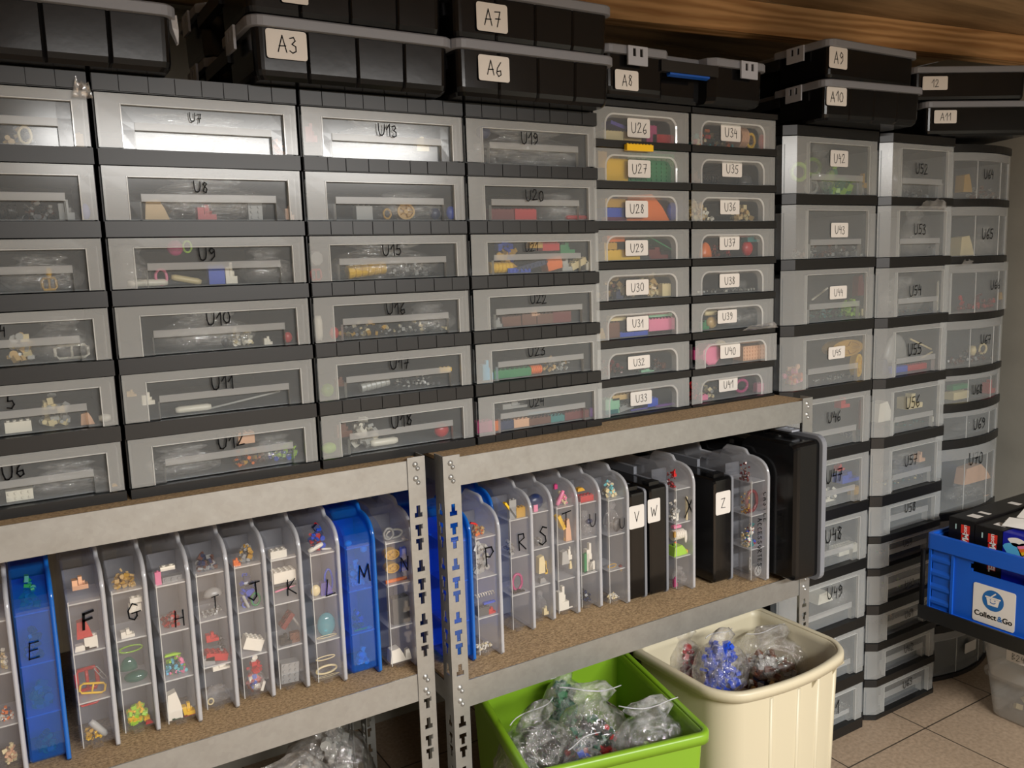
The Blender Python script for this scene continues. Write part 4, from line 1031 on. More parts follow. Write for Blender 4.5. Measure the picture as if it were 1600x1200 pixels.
C_ = [
('U1','ring','cream',27,196,50,216),('U1','pile','darkgrey+tan+grey',0,195,62,220),('U1','brick','gold',118,208,138,222),
('U2','spring','blackish',0,318,24,336),('U2','ball','blue',127,318,150,338),('U2','piece','grey',92,312,114,336),('U2','pile','charcoal+brown+grey',30,312,90,336),
('U3','frame','gold',66,433,88,452),('U3','rod','yellow',72,418,80,434),('U3','bag','',0,395,130,452),
('U4','frame','white',85,537,140,556),('U4','bag','',50,492,145,556),('U4','pile','tan+cream+silver',5,520,60,560),
('U5','brick','white',7,654,48,664),('U5','wedge','peach',126,643,146,661),('U5','pile','silver+grey+cream',55,615,118,662),('U5','rod','white',155,645,178,658),
('U6','plate','white',10,762,51,781),('U6','wedge','gold',175,753,190,765),('U6','bag','',40,715,175,772),
('U7','ring','silver',303,213,335,236),('U7','piece','gold',336,226,352,238),('U7','pile','orange+peach',430,215,460,238),('U7','bag','',200,180,420,238),
('U8','wedge','tan',225,312,262,328),('U8','piece','red',308,320,336,333),('U8','plate','grey',388,312,408,339),('U8','piece','peach',445,322,460,336),('U8','bag','',230,270,420,340),
('U9','ring','lime',285,374,300,396),('U9','ball','magenta',262,374,286,400),('U9','brick','blue',326,413,349,438),('U9','ring','pink',241,418,262,434),('U9','rod','cream',268,425,316,435,12),('U9','piece','white',352,410,368,436),('U9','rod','white',200,435,262,446),('U9','bag','',380,385,465,438),('U9','bag','',175,380,235,450),
('U10','ball','red',443,518,456,532),('U10','ball','charcoal',345,525,358,536),('U10','pile','white+cream+silver',360,510,402,535),('U10','piece','white',412,525,424,536),('U10','bag','',250,480,400,545),
('U11','rod','white',275,630,330,646),('U11','rod','silver',325,612,440,632,-8),('U11','piece','white',222,612,240,633),('U11','piece','tan',198,608,212,620),
('U12','brick','peach',372,672,396,694),('U12','pile','gold+orange+brown',362,700,420,722),('U12','pile','teal+blue+lime',420,690,470,718),('U12','bag','',230,690,350,752),('U12','bag','',390,675,470,722),
('U13','piece','red',477,193,493,222),('U13','piece','cream',650,215,668,236),('U13','bag','',520,190,700,250),
('U14','ring','gold',598,325,612,338),('U14','wheel','gold',620,318,646,342),('U14','ball','navy',672,324,688,341),('U14','ball','blue',698,322,714,342),('U14','brick','grey',556,320,580,342),('U14','bag','',580,300,735,343),
('U15','cyl','yellow',545,406,606,433,-6),('U15','frame','red',482,420,502,438),('U15','octagon','grey',482,392,503,416),('U15','pile','charcoal+grey',612,405,690,432),('U15','bag','',520,375,690,433),
('U16','rod','white',491,493,504,530),('U16','ball','red',515,510,529,528),('U16','pile','charcoal+gold+grey+cream',535,498,620,525),('U16','pile','cream+charcoal+silver',622,495,708,522),('U16','bag','',640,470,715,520),
('U17','ball','t_lime',503,598,522,620),('U17','cyl','silver',566,588,612,612,-8),('U17','brick','yellow',686,572,704,581),('U17','piece','brown',524,588,540,604),('U17','pile','darkgrey+silver',612,585,690,606),
('U18','ball','lime',500,690,526,713),('U18','rod','white',580,682,622,693),('U18','ball','red',680,660,702,674),('U18','piece','brown',526,655,548,684),('U18','pile','white+silver',550,652,600,668),
('U19','ball','navy',745,196,768,216),('U19','bag','',745,195,920,258),
('U20','brick','red',803,326,836,344),('U20','brick','darkred',765,326,801,344),('U20','rod','white',768,338,800,343),('U20','rod','red',885,336,934,343),('U20','bag','',850,300,920,343),
('U21','cyl','yellow',768,408,802,422),('U21','plate','blue',793,418,828,427),('U21','plate','navy',806,404,856,418,-12),('U21','brick','orange',852,398,878,424,-12),('U21','piece','silver',877,404,892,424),('U21','brick','cream',890,400,916,416,-22),('U21','brick','white',914,407,932,422),('U21','pile','blue+gold',772,378,822,398),('U21','brick','red',846,378,872,392),('U21','piece','green',874,379,896,396),('U21','brick','gold',826,378,846,388),
('U22','brick','brown',783,492,812,512),('U22','brick','brown',814,488,836,508),('U22','piece','peach',829,484,842,494),('U22','brick','brown',838,488,862,508),('U22','brick','darkred',862,484,890,504),('U22','piece','grey',772,496,784,512),
('U23','brick','green',771,572,828,592),('U23','cyl','orange',829,569,846,587),('U23','pile','silver+grey+tan',848,556,895,580),('U23','piece','lightblue',753,562,768,586),
('U24','brick','magenta',743,655,768,681),('U24','brick','orange',768,655,779,676),('U24','brick','navy',779,654,801,674),('U24','brick','peach',801,651,825,668),('U24','brick','brown',825,648,859,666),('U24','brick','lightblue',824,640,858,648),('U24','brick','teal',859,646,880,663),('U24','brick','darkred',881,638,918,662),('U24','brick','purple',920,634,937,660),('U24','piece','grey',784,625,822,640),
('U26','brick','cream',942,205,972,222),('U26','brick','tan',973,207,1000,222),('U26','brick','violet',952,190,990,206,14),('U26','brick','magenta',1008,196,1024,219),('U26','brick','red',1018,211,1051,221),
('U27','brick','yellow',944,248,979,284),('U27','plate','green',981,241,1052,284),('U27','brick','gold',933,233,946,262),
('U28','brick','gold',944,310,976,324),('U28','brick','blue',944,324,977,338),('U28','brick','magenta',944,338,976,347),('U28','wedge','orange',974,304,1044,346),('U28','ball','blue',1044,316,1064,343),
('U29','brick','yellow',943,389,998,409),('U29','brick','gold',942,378,962,390),('U29','brick','orange',947,368,974,378),('U29','brick','green',1010,368,1048,392,24),('U29','piece','darkred',1012,386,1042,398),('U29','piece','charcoal',998,392,1014,408),
('U30','pile','cream+tan+brown',944,430,1010,470),('U30','brick','cream',1033,442,1046,463),('U30','pile','tan+cream',1012,425,1040,462),('U30','piece','navy',961,452,972,470),
('U31','brick','pink',1012,495,1052,512),('U31','brick','mint',1012,488,1048,496),('U31','brick','blue',967,515,1010,529),('U31','brick','brown',946,502,966,530),('U31','brick','cream',952,492,976,502),('U31','wedge','gold',934,512,944,532),('U31','brick','navy',1011,513,1052,527),
('U32','pile','darkred+brown+charcoal',944,563,982,588),('U32','piece','mint',1000,575,1020,587),('U32','pile','darkgrey+brown',1000,555,1050,583),
('U33','brick','mint',944,620,966,638),('U33','brick','teal',944,637,964,650),('U33','brick','grey',965,627,988,648,-10),('U33','brick','tan',955,611,1000,626),('U33','brick','purple',1022,628,1052,640),('U33','brick','blue',1010,620,1026,632),('U33','brick','violet',984,640,1022,648),
('U34','pile','orange+cream+teal+red',1085,205,1205,226),('U34','ring','yellow',1168,207,1183,222),('U34','ball','red',1186,210,1198,223),('U34','cyl','peach',1158,196,1170,222),
('U35','dome','darkgrey',1158,272,1180,284),('U35','spring','charcoal',1100,272,1126,282),('U35','piece','brown',1082,268,1092,280),
('U36','pile','cream+white',1094,322,1120,340),('U36','pile','tan+cream',1154,316,1184,338),('U36','pile','cream+tan',1082,310,1112,328),
('U37','dome','orange',1096,378,1114,396),('U37','ball','red',1162,376,1178,396),('U37','piece','teal',1166,368,1184,378),('U37','pile','darkred+red+brown',1114,383,1150,396),
('U38','pile','silver+white',1105,448,1200,455,0),('U38','bag','',1150,425,1170,450),
('U39','rod','cream',1102,484,1122,494),('U39','ball','tan',1106,494,1122,508),('U39','bag','',1140,470,1200,505),('U39','piece','green',1096,500,1106,512),
('U40','octagon','pink',1098,536,1124,570),('U40','ball','cream',1120,531,1136,546),('U40','plate','peach',1160,538,1194,560),('U40','piece','magenta',1082,542,1096,562),
('U41','ring','magenta',1152,590,1174,614),('U41','brick','pink',1181,596,1199,612),('U41','brick','pink',1094,615,1104,624),('U41','pile','darkred+red',1082,592,1098,615),('U41','pile','grey+cream',1105,600,1125,616),
('U42','ring','lime',1240,252,1268,284),('U42','pile','lime+green',1292,258,1362,302),('U42','piece','gold',1344,272,1370,294),('U42','brick','grey',1336,285,1348,303),('U42','ring','t_lime',1262,245,1290,275),('U42','ring','silver',1262,278,1284,303),('U42','bag','',1275,225,1310,260),
('U43','pile','grey+brown+silver',1250,375,1350,404),('U43','piece','silver',1335,390,1346,404),
('U44','pile','lime',1328,468,1364,500),('U44','wedge','darkred',1338,428,1362,462),('U44','rod','white',1274,448,1300,470,-25),('U44','pile','teal+darkgreen',1275,475,1328,500),('U44','rod','cream',1366,480,1371,496),
('U45','wheel','gold',1298,528,1348,560),('U45','wheel','yellow',1334,549,1368,585),('U45','pile','orange+pink+peach',1236,568,1268,608),('U45','pile','darkgrey+silver',1270,588,1345,606),
('U46','wedge','brown',1343,622,1358,670),('U46','piece','red',1312,620,1326,638),('U46','pile','navy+grey',1325,676,1348,690),
('U47','piece','blue',1314,733,1346,756),('U47','brick','gold',1330,752,1364,780),('U47','wedge','white',1276,776,1304,791),('U47','pile','white+grey',1280,755,1318,780),('U47','piece','red',1308,724,1318,736),
('U48','brick','white',1309,845,1345,868),('U48','bag','',1280,820,1345,860),
('U49','wedge','white',1276,920,1300,945),('U49','bag','',1300,900,1350,950),('U50','bag','',1275,990,1350,1060),('U50','pile','grey+cream',1290,1020,1350,1055),
('U51','bag','',1275,1080,1350,1130),('U51','pile','silver+grey+white',1275,1095,1340,1140),
('U52','brick','grey',1459,286,1472,305),('U52','bag','',1390,230,1430,280),('U52','pile','darkgrey+grey',1400,292,1455,306),
('U53','bag','',1420,320,1460,365),('U53','piece','grey',1455,385,1466,400),
('U54','wedge','white',1462,438,1476,490),('U54','pile','navy+brown+teal',1388,478,1460,496),('U54','bag','',1390,430,1450,480),
('U55','rod','cream',1422,538,1464,552,20),('U55','rod','cream',1440,550,1466,562,-15),('U55','brick','blue',1390,570,1416,587),('U55','brick','red',1416,566,1446,583),('U55','dome','grey',1386,520,1424,568),('U55','wedge','navy',1376,560,1388,595),
('U56','piece','cream',1415,613,1440,640),('U56','wedge','white',1370,625,1394,660),('U56','brick','white',1466,645,1480,664),('U56','pile','teal+darkgreen',1390,665,1455,680),
('U57','piece','peach',1434,705,1444,722),('U57','bag','',1390,700,1460,750),('U57','pile','teal+grey+cream',1385,742,1450,758),
('U58','bag','',1390,780,1460,805),
('U59','pile','green+gold',1384,872,1412,886),('U60','pile','lime+grey',1395,912,1425,926),('U61','pile','grey+peach',1382,965,1420,985),('U62','bag','',1380,1020,1440,1045),
('U64','wedge','gold',1503,272,1518,300),('U64','pile','grey+brown',1525,292,1580,308),
('U65','wedge','cream',1498,368,1521,396),('U65','bag','',1530,350,1580,396),
('U66','pile','red+darkred',1506,455,1572,488),('U66','wedge','gold',1560,455,1578,468),
('U67','rod','cream',1519,540,1527,556),('U67','ring','cream',1533,535,1547,556),('U67','pile','brown+grey',1496,545,1560,567),
('U68','brick','green',1487,598,1512,610),('U68','brick','cream',1488,609,1512,621),('U68','piece','red',1543,590,1568,612),('U69','bag','',1500,650,1560,672),
('U70','wedge','peach',1504,718,1556,758),('U70','ball','peach',1535,770,1553,790),('U70','bag','',1490,740,1560,800),('U70','pile','charcoal+grey',1500,765,1550,795),
# organizers
('D','pile','navy+white+orange',0,1108,24,1152),('D','pile','cream+tan+white',0,1010,22,1060),('D','pile','cream+peach',2,1155,28,1200),
('E','pile','purple+darkred',24,980,70,1030),('E','pile','green+teal',40,1060,88,1105),('E','pile','darkred+green',50,1140,95,1190),('E','pile','teal+green',25,900,65,955),
('F','piece','peach',113,898,136,922),('F','brick','white',132,988,151,1008),('F','wedge','white',118,1004,138,1030),('F','wedge','red',120,965,142,998),('F','piece','pink',134,1004,150,1018),('F','frame','red',118,1040,152,1078,0,.03),('F','frame','red',120,1072,154,1108,0,.022),('F','frame','yellow',118,1056,184,1100,14,.003),('F','pile','gold+yellow',124,1135,162,1184),('F','rod','silver',135,1120,175,1170,55),('F','frame','grey',148,1030,172,1065,60),
('G','pile','tan+gold',168,890,215,925),('G','brick','white',203,928,223,942),('G','plate','white',202,941,220,957),('G','piece','white',190,980,209,1005),('G','ring','t_lime',186,1004,224,1026),('G','dome','t_green',188,1024,214,1050),('G','ball','t_green',196,1045,232,1080),('G','pile','lime+yellow',190,1095,246,1155,0,None,None,90),('G','wedge','red',228,1122,240,1138),
('H','brick','pink',238,890,250,915),('H','plate','grey',254,896,284,912),('H','brick','white',250,880,272,892),('H','pile','red+darkred',252,955,285,990),('H','pile','teal+pink+lime+lightblue+charcoal+aqua',250,1020,312,1072,0,None,None,80),('H','wedge','white',258,1076,284,1130),('H','piece','yellow',285,1092,312,1118),('H','piece','red',286,1112,312,1126),('H','piece','green',270,1128,283,1142),('H','wedge','lime',256,1016,282,1026),
('I','pile','brown+grey+navy',300,860,350,895),('I','dome','grey',318,915,352,935),('I','pile','grey+silver',315,945,355,970),('I','brick','red',320,1008,362,1030,14),('I','piece','red',322,985,340,1003),('I','pile','grey+darkgrey',340,990,364,1020),('I','brick','grey',318,1022,334,1052),('I','piece','white',332,1030,362,1048),('I','ring','cream',324,1088,334,1104),('I','bag','',322,1068,362,1112),
('J','piece','orange',362,870,374,886),('J','pile','grey+gold',370,848,405,880),('J','pile','blue+navy',371,892,416,918),('J','ring','green',392,922,412,955),('J','rod','silver',378,925,390,955,70),('J','brick','white',378,985,416,1012,22),('J','pile','blue+white+red',380,1012,416,1034),('J','rod','brown',384,1070,400,1098,60),('J','brick','white',403,1060,420,1090,-70),('J','bag','',385,1040,415,1065),
('K','brick','white',422,855,446,875),('K','brick','white',427,884,470,912),('K','brick','charcoal',428,908,470,920),('K','rod','pink',427,916,466,926,-8),('K','brick','darkred',435,952,462,985,-50),('K','rod','grey',455,950,475,980,60),('K','plate','brown',454,983,476,1010),('K','piece','blackish',438,988,454,1012),('K','plate','grey',440,1030,466,1086,4),
('L','pile','red+blue+navy',478,820,512,850),('L','rod','white',480,845,506,860,-20),('L','rod','white',502,850,530,862,8),('L','ring','blue',506,884,528,918),('L','ball','cream',480,912,500,936),('L','wedge','violet',500,905,518,930),('L','ball','t_aqua',498,952,536,998),('L','ring','cream',494,985,534,1003),('L','ring','cream',492,1020,524,1036),('L','ring','cream',494,1034,536,1050),('L','ring','cream',494,1046,536,1062),
('M','ball','aqua',538,843,549,866),('M','ball','aqua',562,848,576,864),('M','pile','lightblue+aqua',545,872,580,918),('M','cyl','lime',553,980,574,994),('M','wheel','aqua',572,974,590,990),('M','pile','darkred+blue',552,950,570,975),('M','pile','lightblue+aqua',558,1010,592,1056),
('N','ring','silver',604,822,640,852),('N','ring','grey',594,822,616,846),('N','wheel','gold',599,855,622,876),('N','wheel','gold',599,877,622,897),('N','brick','blue',623,850,645,872),('N','brick','blue',623,873,645,892),('N','cyl','orange',600,896,648,921),('N','brick','darkgrey',614,924,652,986),('N','ball','grey',600,1030,626,1052),('N','ball','grey',630,1028,652,1046),('N','wedge','white',606,1008,632,1030),('N','wedge','white',632,1006,654,1030),
('O','pile','lightblue+blue',722,875,740,905),
('P','wedge','red',715,805,740,826,20),('P','pile','orange+tan',740,820,760,836),('P','pile','grey+silver',740,838,770,888,0,None,None,50),('P','spring','white',742,920,776,936),('P','brick','blue',754,934,778,944),('P','piece','red',762,944,780,964),('P','brick','darkgrey',746,944,762,966),('P','pile','white+cream',745,1008,774,1026),
('Q','pile','blue+navy',735,770,760,800),
('R','brick','yellow',775,775,800,808,55),('R','brick','gold',804,788,824,800),('R','brick','grey',794,778,804,800),('R','pile','grey+darkgrey',790,846,808,857),('R','ring','magenta',800,893,818,916),('R','piece','blackish',800,918,818,930),
('S','ball','navy',826,770,850,795),('S','brick','pink',832,786,838,794),('S','pile','grey+silver',840,838,862,856),('S','wedge','cream',840,866,852,896),('S','piece','yellow',850,872,866,896),('S','wedge','grey',842,900,852,914),('S','piece','cream',848,942,866,960),('S','bag','',842,920,866,968),
('T','brick','magenta',844,752,858,768),('T','rod','pink',868,762,884,782,-60),('T','pile','cream+pink',876,765,900,785),('T','brick','yellow',868,800,884,830,65),('T','wedge','peach',882,806,902,842),('T','ring','gold',880,838,888,848),('T','piece','white',886,850,902,874),('T','wedge','silver',876,858,888,882),('T','wedge','cream',888,872,902,888),('T','piece','white',872,914,886,955),('T','rod','white',882,948,900,958),
('U','brick','red',905,768,936,783),('U','wedge','gold',900,760,912,768),('U','ball','navy',915,808,932,820),('U','bag','',910,795,938,832),('U','piece','white',915,844,938,888),('U','brick','green',911,862,918,886),('U','brick','charcoal',917,872,924,890),('U','brick','aqua',912,890,930,896),('U','pile','charcoal+navy',912,920,936,950),
('V2','pile','aqua+silver+cream',940,750,980,775),('V2','ball','charcoal',958,803,988,836),('V2','ring','gold',950,879,964,894),('V2','piece','darkred',966,878,980,892),('V2','ring','gold',968,884,984,892),('V2','pile','white+cream',952,936,980,950),('V2','bag','',950,780,985,802),
('X','piece','red',1014,735,1040,752),('X','pile','red+darkred',1030,732,1058,752),('X','brick','cream',1070,770,1092,805),('X','pile','white+grey',1040,780,1066,812),('X','brick','pink',1042,818,1062,828),('X','cyl','white',1053,826,1070,846),('X','ball','white',1068,824,1084,848),('X','brick','gold',1041,830,1051,842),('X','wedge','lime',1050,848,1074,868),('X','brick','yellow',1070,852,1092,866),('X','pile','lime+green+orange',1040,845,1062,872),('X','piece','magenta',1046,900,1056,914),('X','bag','',1060,880,1088,918),
('castle','pile','darkred+brown',1138,715,1170,742),('castle','ring','darkred',1165,762,1190,800),('castle','pile','gold+darkred',1145,770,1165,798),('castle','pile','cream+silver+tan',1145,825,1172,855,0,None,None,60),('castle','pile','teal+blue+red+white',1170,810,1200,856,0,None,None,50),('castle','wheel','grey',1176,878,1196,906),('castle','wheel','grey',1150,872,1160,896),
]
for q in C_: put(*q)
# yellow plate hooked over the rim of the drawer marked U27
a, b = UY(978, 235, .020), UY(1019, 226, .020)
m = MB(); k_brick(m, b.x-a.x, .008, b.z-a.z, 'c_yellow')
o = m.build('toy_brick', merge=False, label='yellow studded strip sticking up over the front rim of the drawer marked U27', cat='toy part'); o.location = ((a.x+b.x)/2, .0205, a.z)
# scraps of bag poking out of drawers
def scrap(x0, y0, x1, y1, y, seed, label):
    a, b = UY(x0, y1, y), UY(x1, y0, y)
    m = MB(); n = 9; L = []
    for j in range(5):
        t = j/4
        L.append([((i/(n-1)-.5)*(b.x-a.x)*(1-.35*t), noise.noise(Vector((i*.9, j*.8, seed)))*.006-.004*t, t*(b.z-a.z)*(.6+.4*abs(noise.noise(Vector((i*.7, seed, 3)))*2))) for i in range(n)])
    m.loft(L, 'bagsmall', False, False, closed=False); me = m.mesh('plastic_bag'); solidify(me, .0004)
    o = bpy.data.objects.new('plastic_bag', me); COL.objects.link(o); o.location = ((a.x+b.x)/2, y, a.z)
    tag(o, label, 'bag')
scrap(1434, 308, 1482, 326, .040, 1.3, 'scrap of clear bag sticking out above the drawer marked U53')
scrap(1160, 500, 1216, 517, .020, 4.1, 'end of clear bag poking out above the drawer marked U40')
scrap(1500, 404, 1522, 414, .058, 7.7, 'white crumpled bag end above the drawer marked U66')
scrap(112, 120, 142, 152, -.006, 2.2, 'folded clear bag edge over the corner of the top left drawer')

# ------------------------------------------------------------------ bins under the right rack
def bowed(x0, x1, y0, y1, r, bow, n=8):
    """rounded outline whose front (low y) edge bulges towards the room"""
    P = []
    b = min(r, .018)
    for cx, cy, a0, q in ((x1-b, y1-b, 0, b), (x0+b, y1-b, 90, b), (x0+r, y0+r, 180, r), (x1-r, y0+r, 270, r)):
        for k in range(n+1):
            a = math.radians(a0+90*k/n); P.append([cx+math.cos(a)*q, cy+math.sin(a)*q])
        if a0 == 180:
            for k in range(1, 10): P.append([x0+r+(x1-x0-2*r)*k/10, y0])
    xc, hw = (x0+x1)/2, (x1-x0)/2
    for p in P:
        if p[1] < (y0+y1)/2: p[1] -= bow*(1-((p[0]-xc)/hw)**2)*min(1, ((y0+y1)/2-p[1])/((y1-y0)/2))
    return P
def bin_(name, loc, rz, W, D, H, mat, label, taper, r, bow, rimw, group=None, flutes=0):
    t = thing(name, loc, label, 'storage bin', group, rz)
    O = lambda f, e: [((x-W/2)*f+W/2, (y-D/2)*f+D/2) for x, y in bowed(-e, W+e, -e, D+e, max(.004, r+e), bow)]
    m = MB(); th = .003
    zs = [0, .01, H*.5, H-.02, H-.004]
    ff = lambda z: 1-taper*(1-z/H)
    out = [[(x, y, z) for x, y in O(ff(z)*(.97 if z == 0 else 1), 0)] for z in zs]
    inn = [[(x, y, max(z, th)) for x, y in O(ff(z), -th)] for z in reversed(zs)]
    m.loft(out+inn, mat, True, True)
    m.build('body', t)
    m = MB()
    prof = [(0, -.002), (.002, 0), (rimw-.003, 0), (rimw, -.004), (rimw, -.018), (rimw-.002, -.018), (rimw-.0025, -.006), (0, -.005)]
    m.loft([[(x, y, H+dz) for x, y in O(1, e-.001)] for e, dz in prof+[prof[0]]], mat, False, False)
    m.build('rim', t)
    if flutes:
        for u in (.30, .50, .68, .86):      # shallow vertical ribs on the front
            xc = u*W; yb = -bow*(1-((xc-W/2)/(W/2))**2)
            m = MB(); m.loft([[((x-W/2)*ff(z)+W/2, (y-D/2)*ff(z)+D/2, z) for x, y in ((xc-.006, yb+.004), (xc-.003, yb-.0022), (xc+.003, yb-.0022), (xc+.006, yb+.004))] for z in (.012, H-.028)], mat)
            m.build('rib', t)
        for u in (.62, .84):
            xc = u*W; yb = -bow*(1-((xc-W/2)/(W/2))**2)
            m = MB(); m.loft([[(xc-.0015+a, yb+.004, H-.020), (xc-.0015+a, yb-.010, H-.020), (xc-.0015+a, yb+.002, H-.042)] for a in (0, .003)], mat, smooth=False)
            m.build('gusset', t)
        xc = .84*W; m = MB()
        m.loft([[(xc-.03, -bow*.45-.001, H-.0185), (xc+.03, -bow*.30-.001, H-.0185), (xc+.03, -bow*.30-.010, H-.022), (xc-.03, -bow*.45-.010, H-.022)], [(xc-.03, -bow*.45-.001, H-.024), (xc+.03, -bow*.30-.001, H-.024), (xc+.03, -bow*.30-.008, H-.026), (xc-.03, -bow*.45-.008, H-.026)]], mat, smooth=False)
        m.build('handle_lip', t)
    return t
bin_('storage_bin', (1.047, -.190, 0), 0, .341, .235, .422, 'creambin', 'tall cream plastic bin with a rounded rim under the right end of the rack', .07, .045, .030, .012, flutes=1)
gr = bin_('storage_bin', (.640, -.185, 0), math.radians(-13), .312, .345, .418, 'greenbin', 'lime green plastic bin full of clear bags, left of the cream bin', .12, .014, 0, .012)
def bigbag(px, py, z0, sx, sy, sz, seed, rz, label, cols=None, fill=None, zip_=True, text=None, n=120):
    c = hit(px, py, (0, 0, z0+sz*.6), (0, 0, 1)); c.z = z0
    me = bag_mesh(seed, 'bag')
    t = thing('zip_bag', c, label, 'bag', None, rz)
    o = inst('bag_film', me, t); o.scale = (sx, sy, sz)
    if zip_:
        m = MB(); m.tube([(sx*(u-.5)*.86, math.sin(u*5+seed)*sy*.08, sz*(.93+.05*math.sin(u*3.1+seed))) for u in [i/12 for i in range(13)]], .0011, 'orglid', 5)
        m.build('zip_seal', t)
    if cols:
        m = MB(); rnd = random.Random(seed+50); h = sz*(fill or .5)
        bits(m, sx*.8, sy*.8, h, cols, rnd, n, .013)
        o = m.build('contents', t, merge=False, kind='stuff', label='loose %s toy parts' % NICE.get(cols[0], cols[0]))
    return t, c
m = MB(); rnd = random.Random(3)
bits(m, .24, .27, .03, ['darkgreen', 'charcoal', 'grey', 'green', 'blackish'], rnd, 300, .016)
# bedding of loose parts in the green bin
R = Matrix.Rotation(math.radians(-13), 4, 'Z'); T = Matrix.Translation((.636, -.178, .278)) @ R
m.v = [tuple(T @ (Vector(v)+Vector((.153, .17, 0)))) for v in m.v]
m.box(.72, .92, -.14, .12, .20, .285, 'c_charcoal', Matrix.Rotation(math.radians(-13), 3, 'Z'))
m.build('loose_toy_parts', merge=False, label='dark loose parts filling the lower part of the lime green bin', cat='toy parts', kind='stuff')
bigbag(835, 1150, 0.305, .155, .12, .140, 1, .5, 'zip bag of black parts at the left in the lime green bin', ['blackish', 'charcoal'], .62, n=160)
bigbag(925, 1115, 0.305, .135, .085, .150, 2, -.3, 'zip bag with a red part in the middle of the lime green bin', ['darkgrey', 'red', 'darkgreen'], .5)
bigbag(1015, 1135, 0.308, .13, .085, .135, 3, -.35, 'zip bag with lime tint at the right front of the lime green bin', ['grey', 'lime'], .3)
bigbag(880, 1078, 0.30, .09, .06, .13, 4, .2, 'zip bag of dark green parts at the back of the lime green bin', ['darkgreen', 'green'], .75)
bigbag(912, 1182, 0.305, .08, .05, .09, 5, 0, 'zip bag of blue and dark green parts at the front of the lime green bin', ['blue', 'darkgreen', 'silver'], .6)
bigbag(1125, 1020, .325, .11, .10, .125, 1, .3, 'zip bag of blue bricks left of centre in the cream bin', ['blue'], .8, n=150)
bigbag(1066, 1010, .315, .085, .10, .115, 2, -.2, 'zip bag with red and brown parts at the left of the cream bin', ['red', 'brown', 'darkred'], .7)
bigbag(1205, 1005, .315, .14, .13, .105, 4, -.4, 'large nearly empty clear bag at the right of the cream bin', ['brown', 'grey'], .3)
m = MB(); bits(m, .28, .16, .02, ['brown', 'grey', 'tan', 'navy'], random.Random(9), 160, .016)
m.v = [(a+1.216, b-.092, c+.292) for a, b, c in m.v]; m.box(1.075, 1.36, -.175, -.01, .25, .294, 'c_brown')
m.build('loose_toy_parts', merge=False, label='brown and grey parts at the bottom of the cream bin', cat='toy parts', kind='stuff')
# bags low in the left rack
for (x, y, sx, sy, sz, sd, rz, lab, cols) in ((.32, .06, .24, .17, .30, 2, .2, 'large crinkled clear bag under the left middle shelf, near the picture bottom', ['white', 'grey']),
    (.46, .26, .18, .14, .29, 5, -.5, 'clear bag leaning at the right behind the large bag in the left rack', ['grey', 'silver'])):
    t = thing('zip_bag', (x, y, .1205), lab, 'bag', None, rz); o = inst('bag_film', bag_mesh(sd, 'bag'), t); o.scale = (sx, sy, sz)
    m = MB(); bits(m, sx*.75, sy*.75, sz*.8, cols, random.Random(sd), 140, .022); m.build('contents', t, merge=False, kind='stuff', label='pale loose toy parts')

# ------------------------------------------------------------------ blue crate on its black cart
CX, CY0, CY1, CZ0, CZ1, CL = 1.80, -.412, -.105, .368, .552, .56
t = thing('trolley', (CX, CY0, 0), 'black trolley carrying the blue crate at the right picture edge', 'trolley')
O = Vector((CX, CY0, 0)); DY = CY1-CY0
m = MB(); m.box(-.014, CL+.014, -.014, DY+.014, .345, .367, 'black')
for s, e in (((-.014, -.009), (-.014, DY+.014)), ((CL+.009, CL+.014), (-.014, DY+.014))): m.box(s[0], s[1], e[0], e[1], .367, .378, 'black')
m.build('platform', t)
for x, y, z0, z1 in ((-.0085, DY+.0085, .366, .512), (.03, -.03, 0, .345), (CL-.02, -.03, 0, .345), (CL+.03, DY+.03, 0, .345)):
    m = MB(); m.cyl((x, y), .0055, z0+.001, z1, 'ink', 10); m.build('upright', t)
m = MB(); m.tube([(.03, -.03, .34), (CL-.02, -.03, .34), (CL+.03, DY+.03, .34)], .008, 'black', 8); m.build('rail', t)
t = thing('crate', (CX, CY0, CZ0), 'blue plastic crate with an oval grip hole and a white shopping basket sticker', 'crate')
H = CZ1-CZ0; th = .004
m = MB()
m.box(0, CL, 0, DY, 0, .006, 'crateblue')
hole = (.072, .212, H-.064, H-.040)
us = sorted({.006, .072, .078, .206, .212, DY-.006}); vs = sorted({.006, H-.064, H-.058, H-.046, H-.040, H-.006})
def sol(u, v):
    if .072 < u < .212 and H-.064 < v < H-.040:
        return (u < .078 or u > .206) and (v < H-.058 or v > H-.046)
    return True
cellgrid(m, us, vs, sol, lambda u, v, w_: (.004+w_, u, v), th, 'crateblue')
m.box(CL-.008, CL-.004, .006, DY-.006, .006, H-.006, 'crateblue')
m.box(.004, CL-.004, .004, .008, .006, H-.006, 'crateblue'); m.box(.004, CL-.004, DY-.008, DY-.004, .006, H-.006, 'crateblue')
m.build('body', t)
m = MB(); ro = rrect(-.004, CL+.004, -.004, DY+.004, .008, 3); ri = rrect(.004, CL-.004, .004, DY-.004, .005, 3)
m.loft([[(x, y, z) for x, y in q] for q, z in ((ri, H-.034), (ro, H-.036), (ro, H-.001), (rrect(-.003, CL+.003, -.003, DY+.003, .008, 3), H), (ri, H), (ri, H-.034))], 'crateblue', False, False, smooth=False)
m.build('rim', t)
for u0, u1 in ((DY-.052, DY-.006), (.006, .026)):
    m = MB()
    for k in range(4):
        z = .012+k*.034; m.loft([[(.0045, y, z), (.0005, y, z+.006), (.0005, y, z+.012), (.0045, y, z+.020)] for y in (u0, u1)], 'crateblue', smooth=False)
    m.build('ribbed_panel', t)
for u in (DY-.060, DY-.006, .028):
    m = MB(); m.box(-.0005, .004, u, u+.006, .002, H-.036, 'crateblue'); m.build('upright_rib', t)
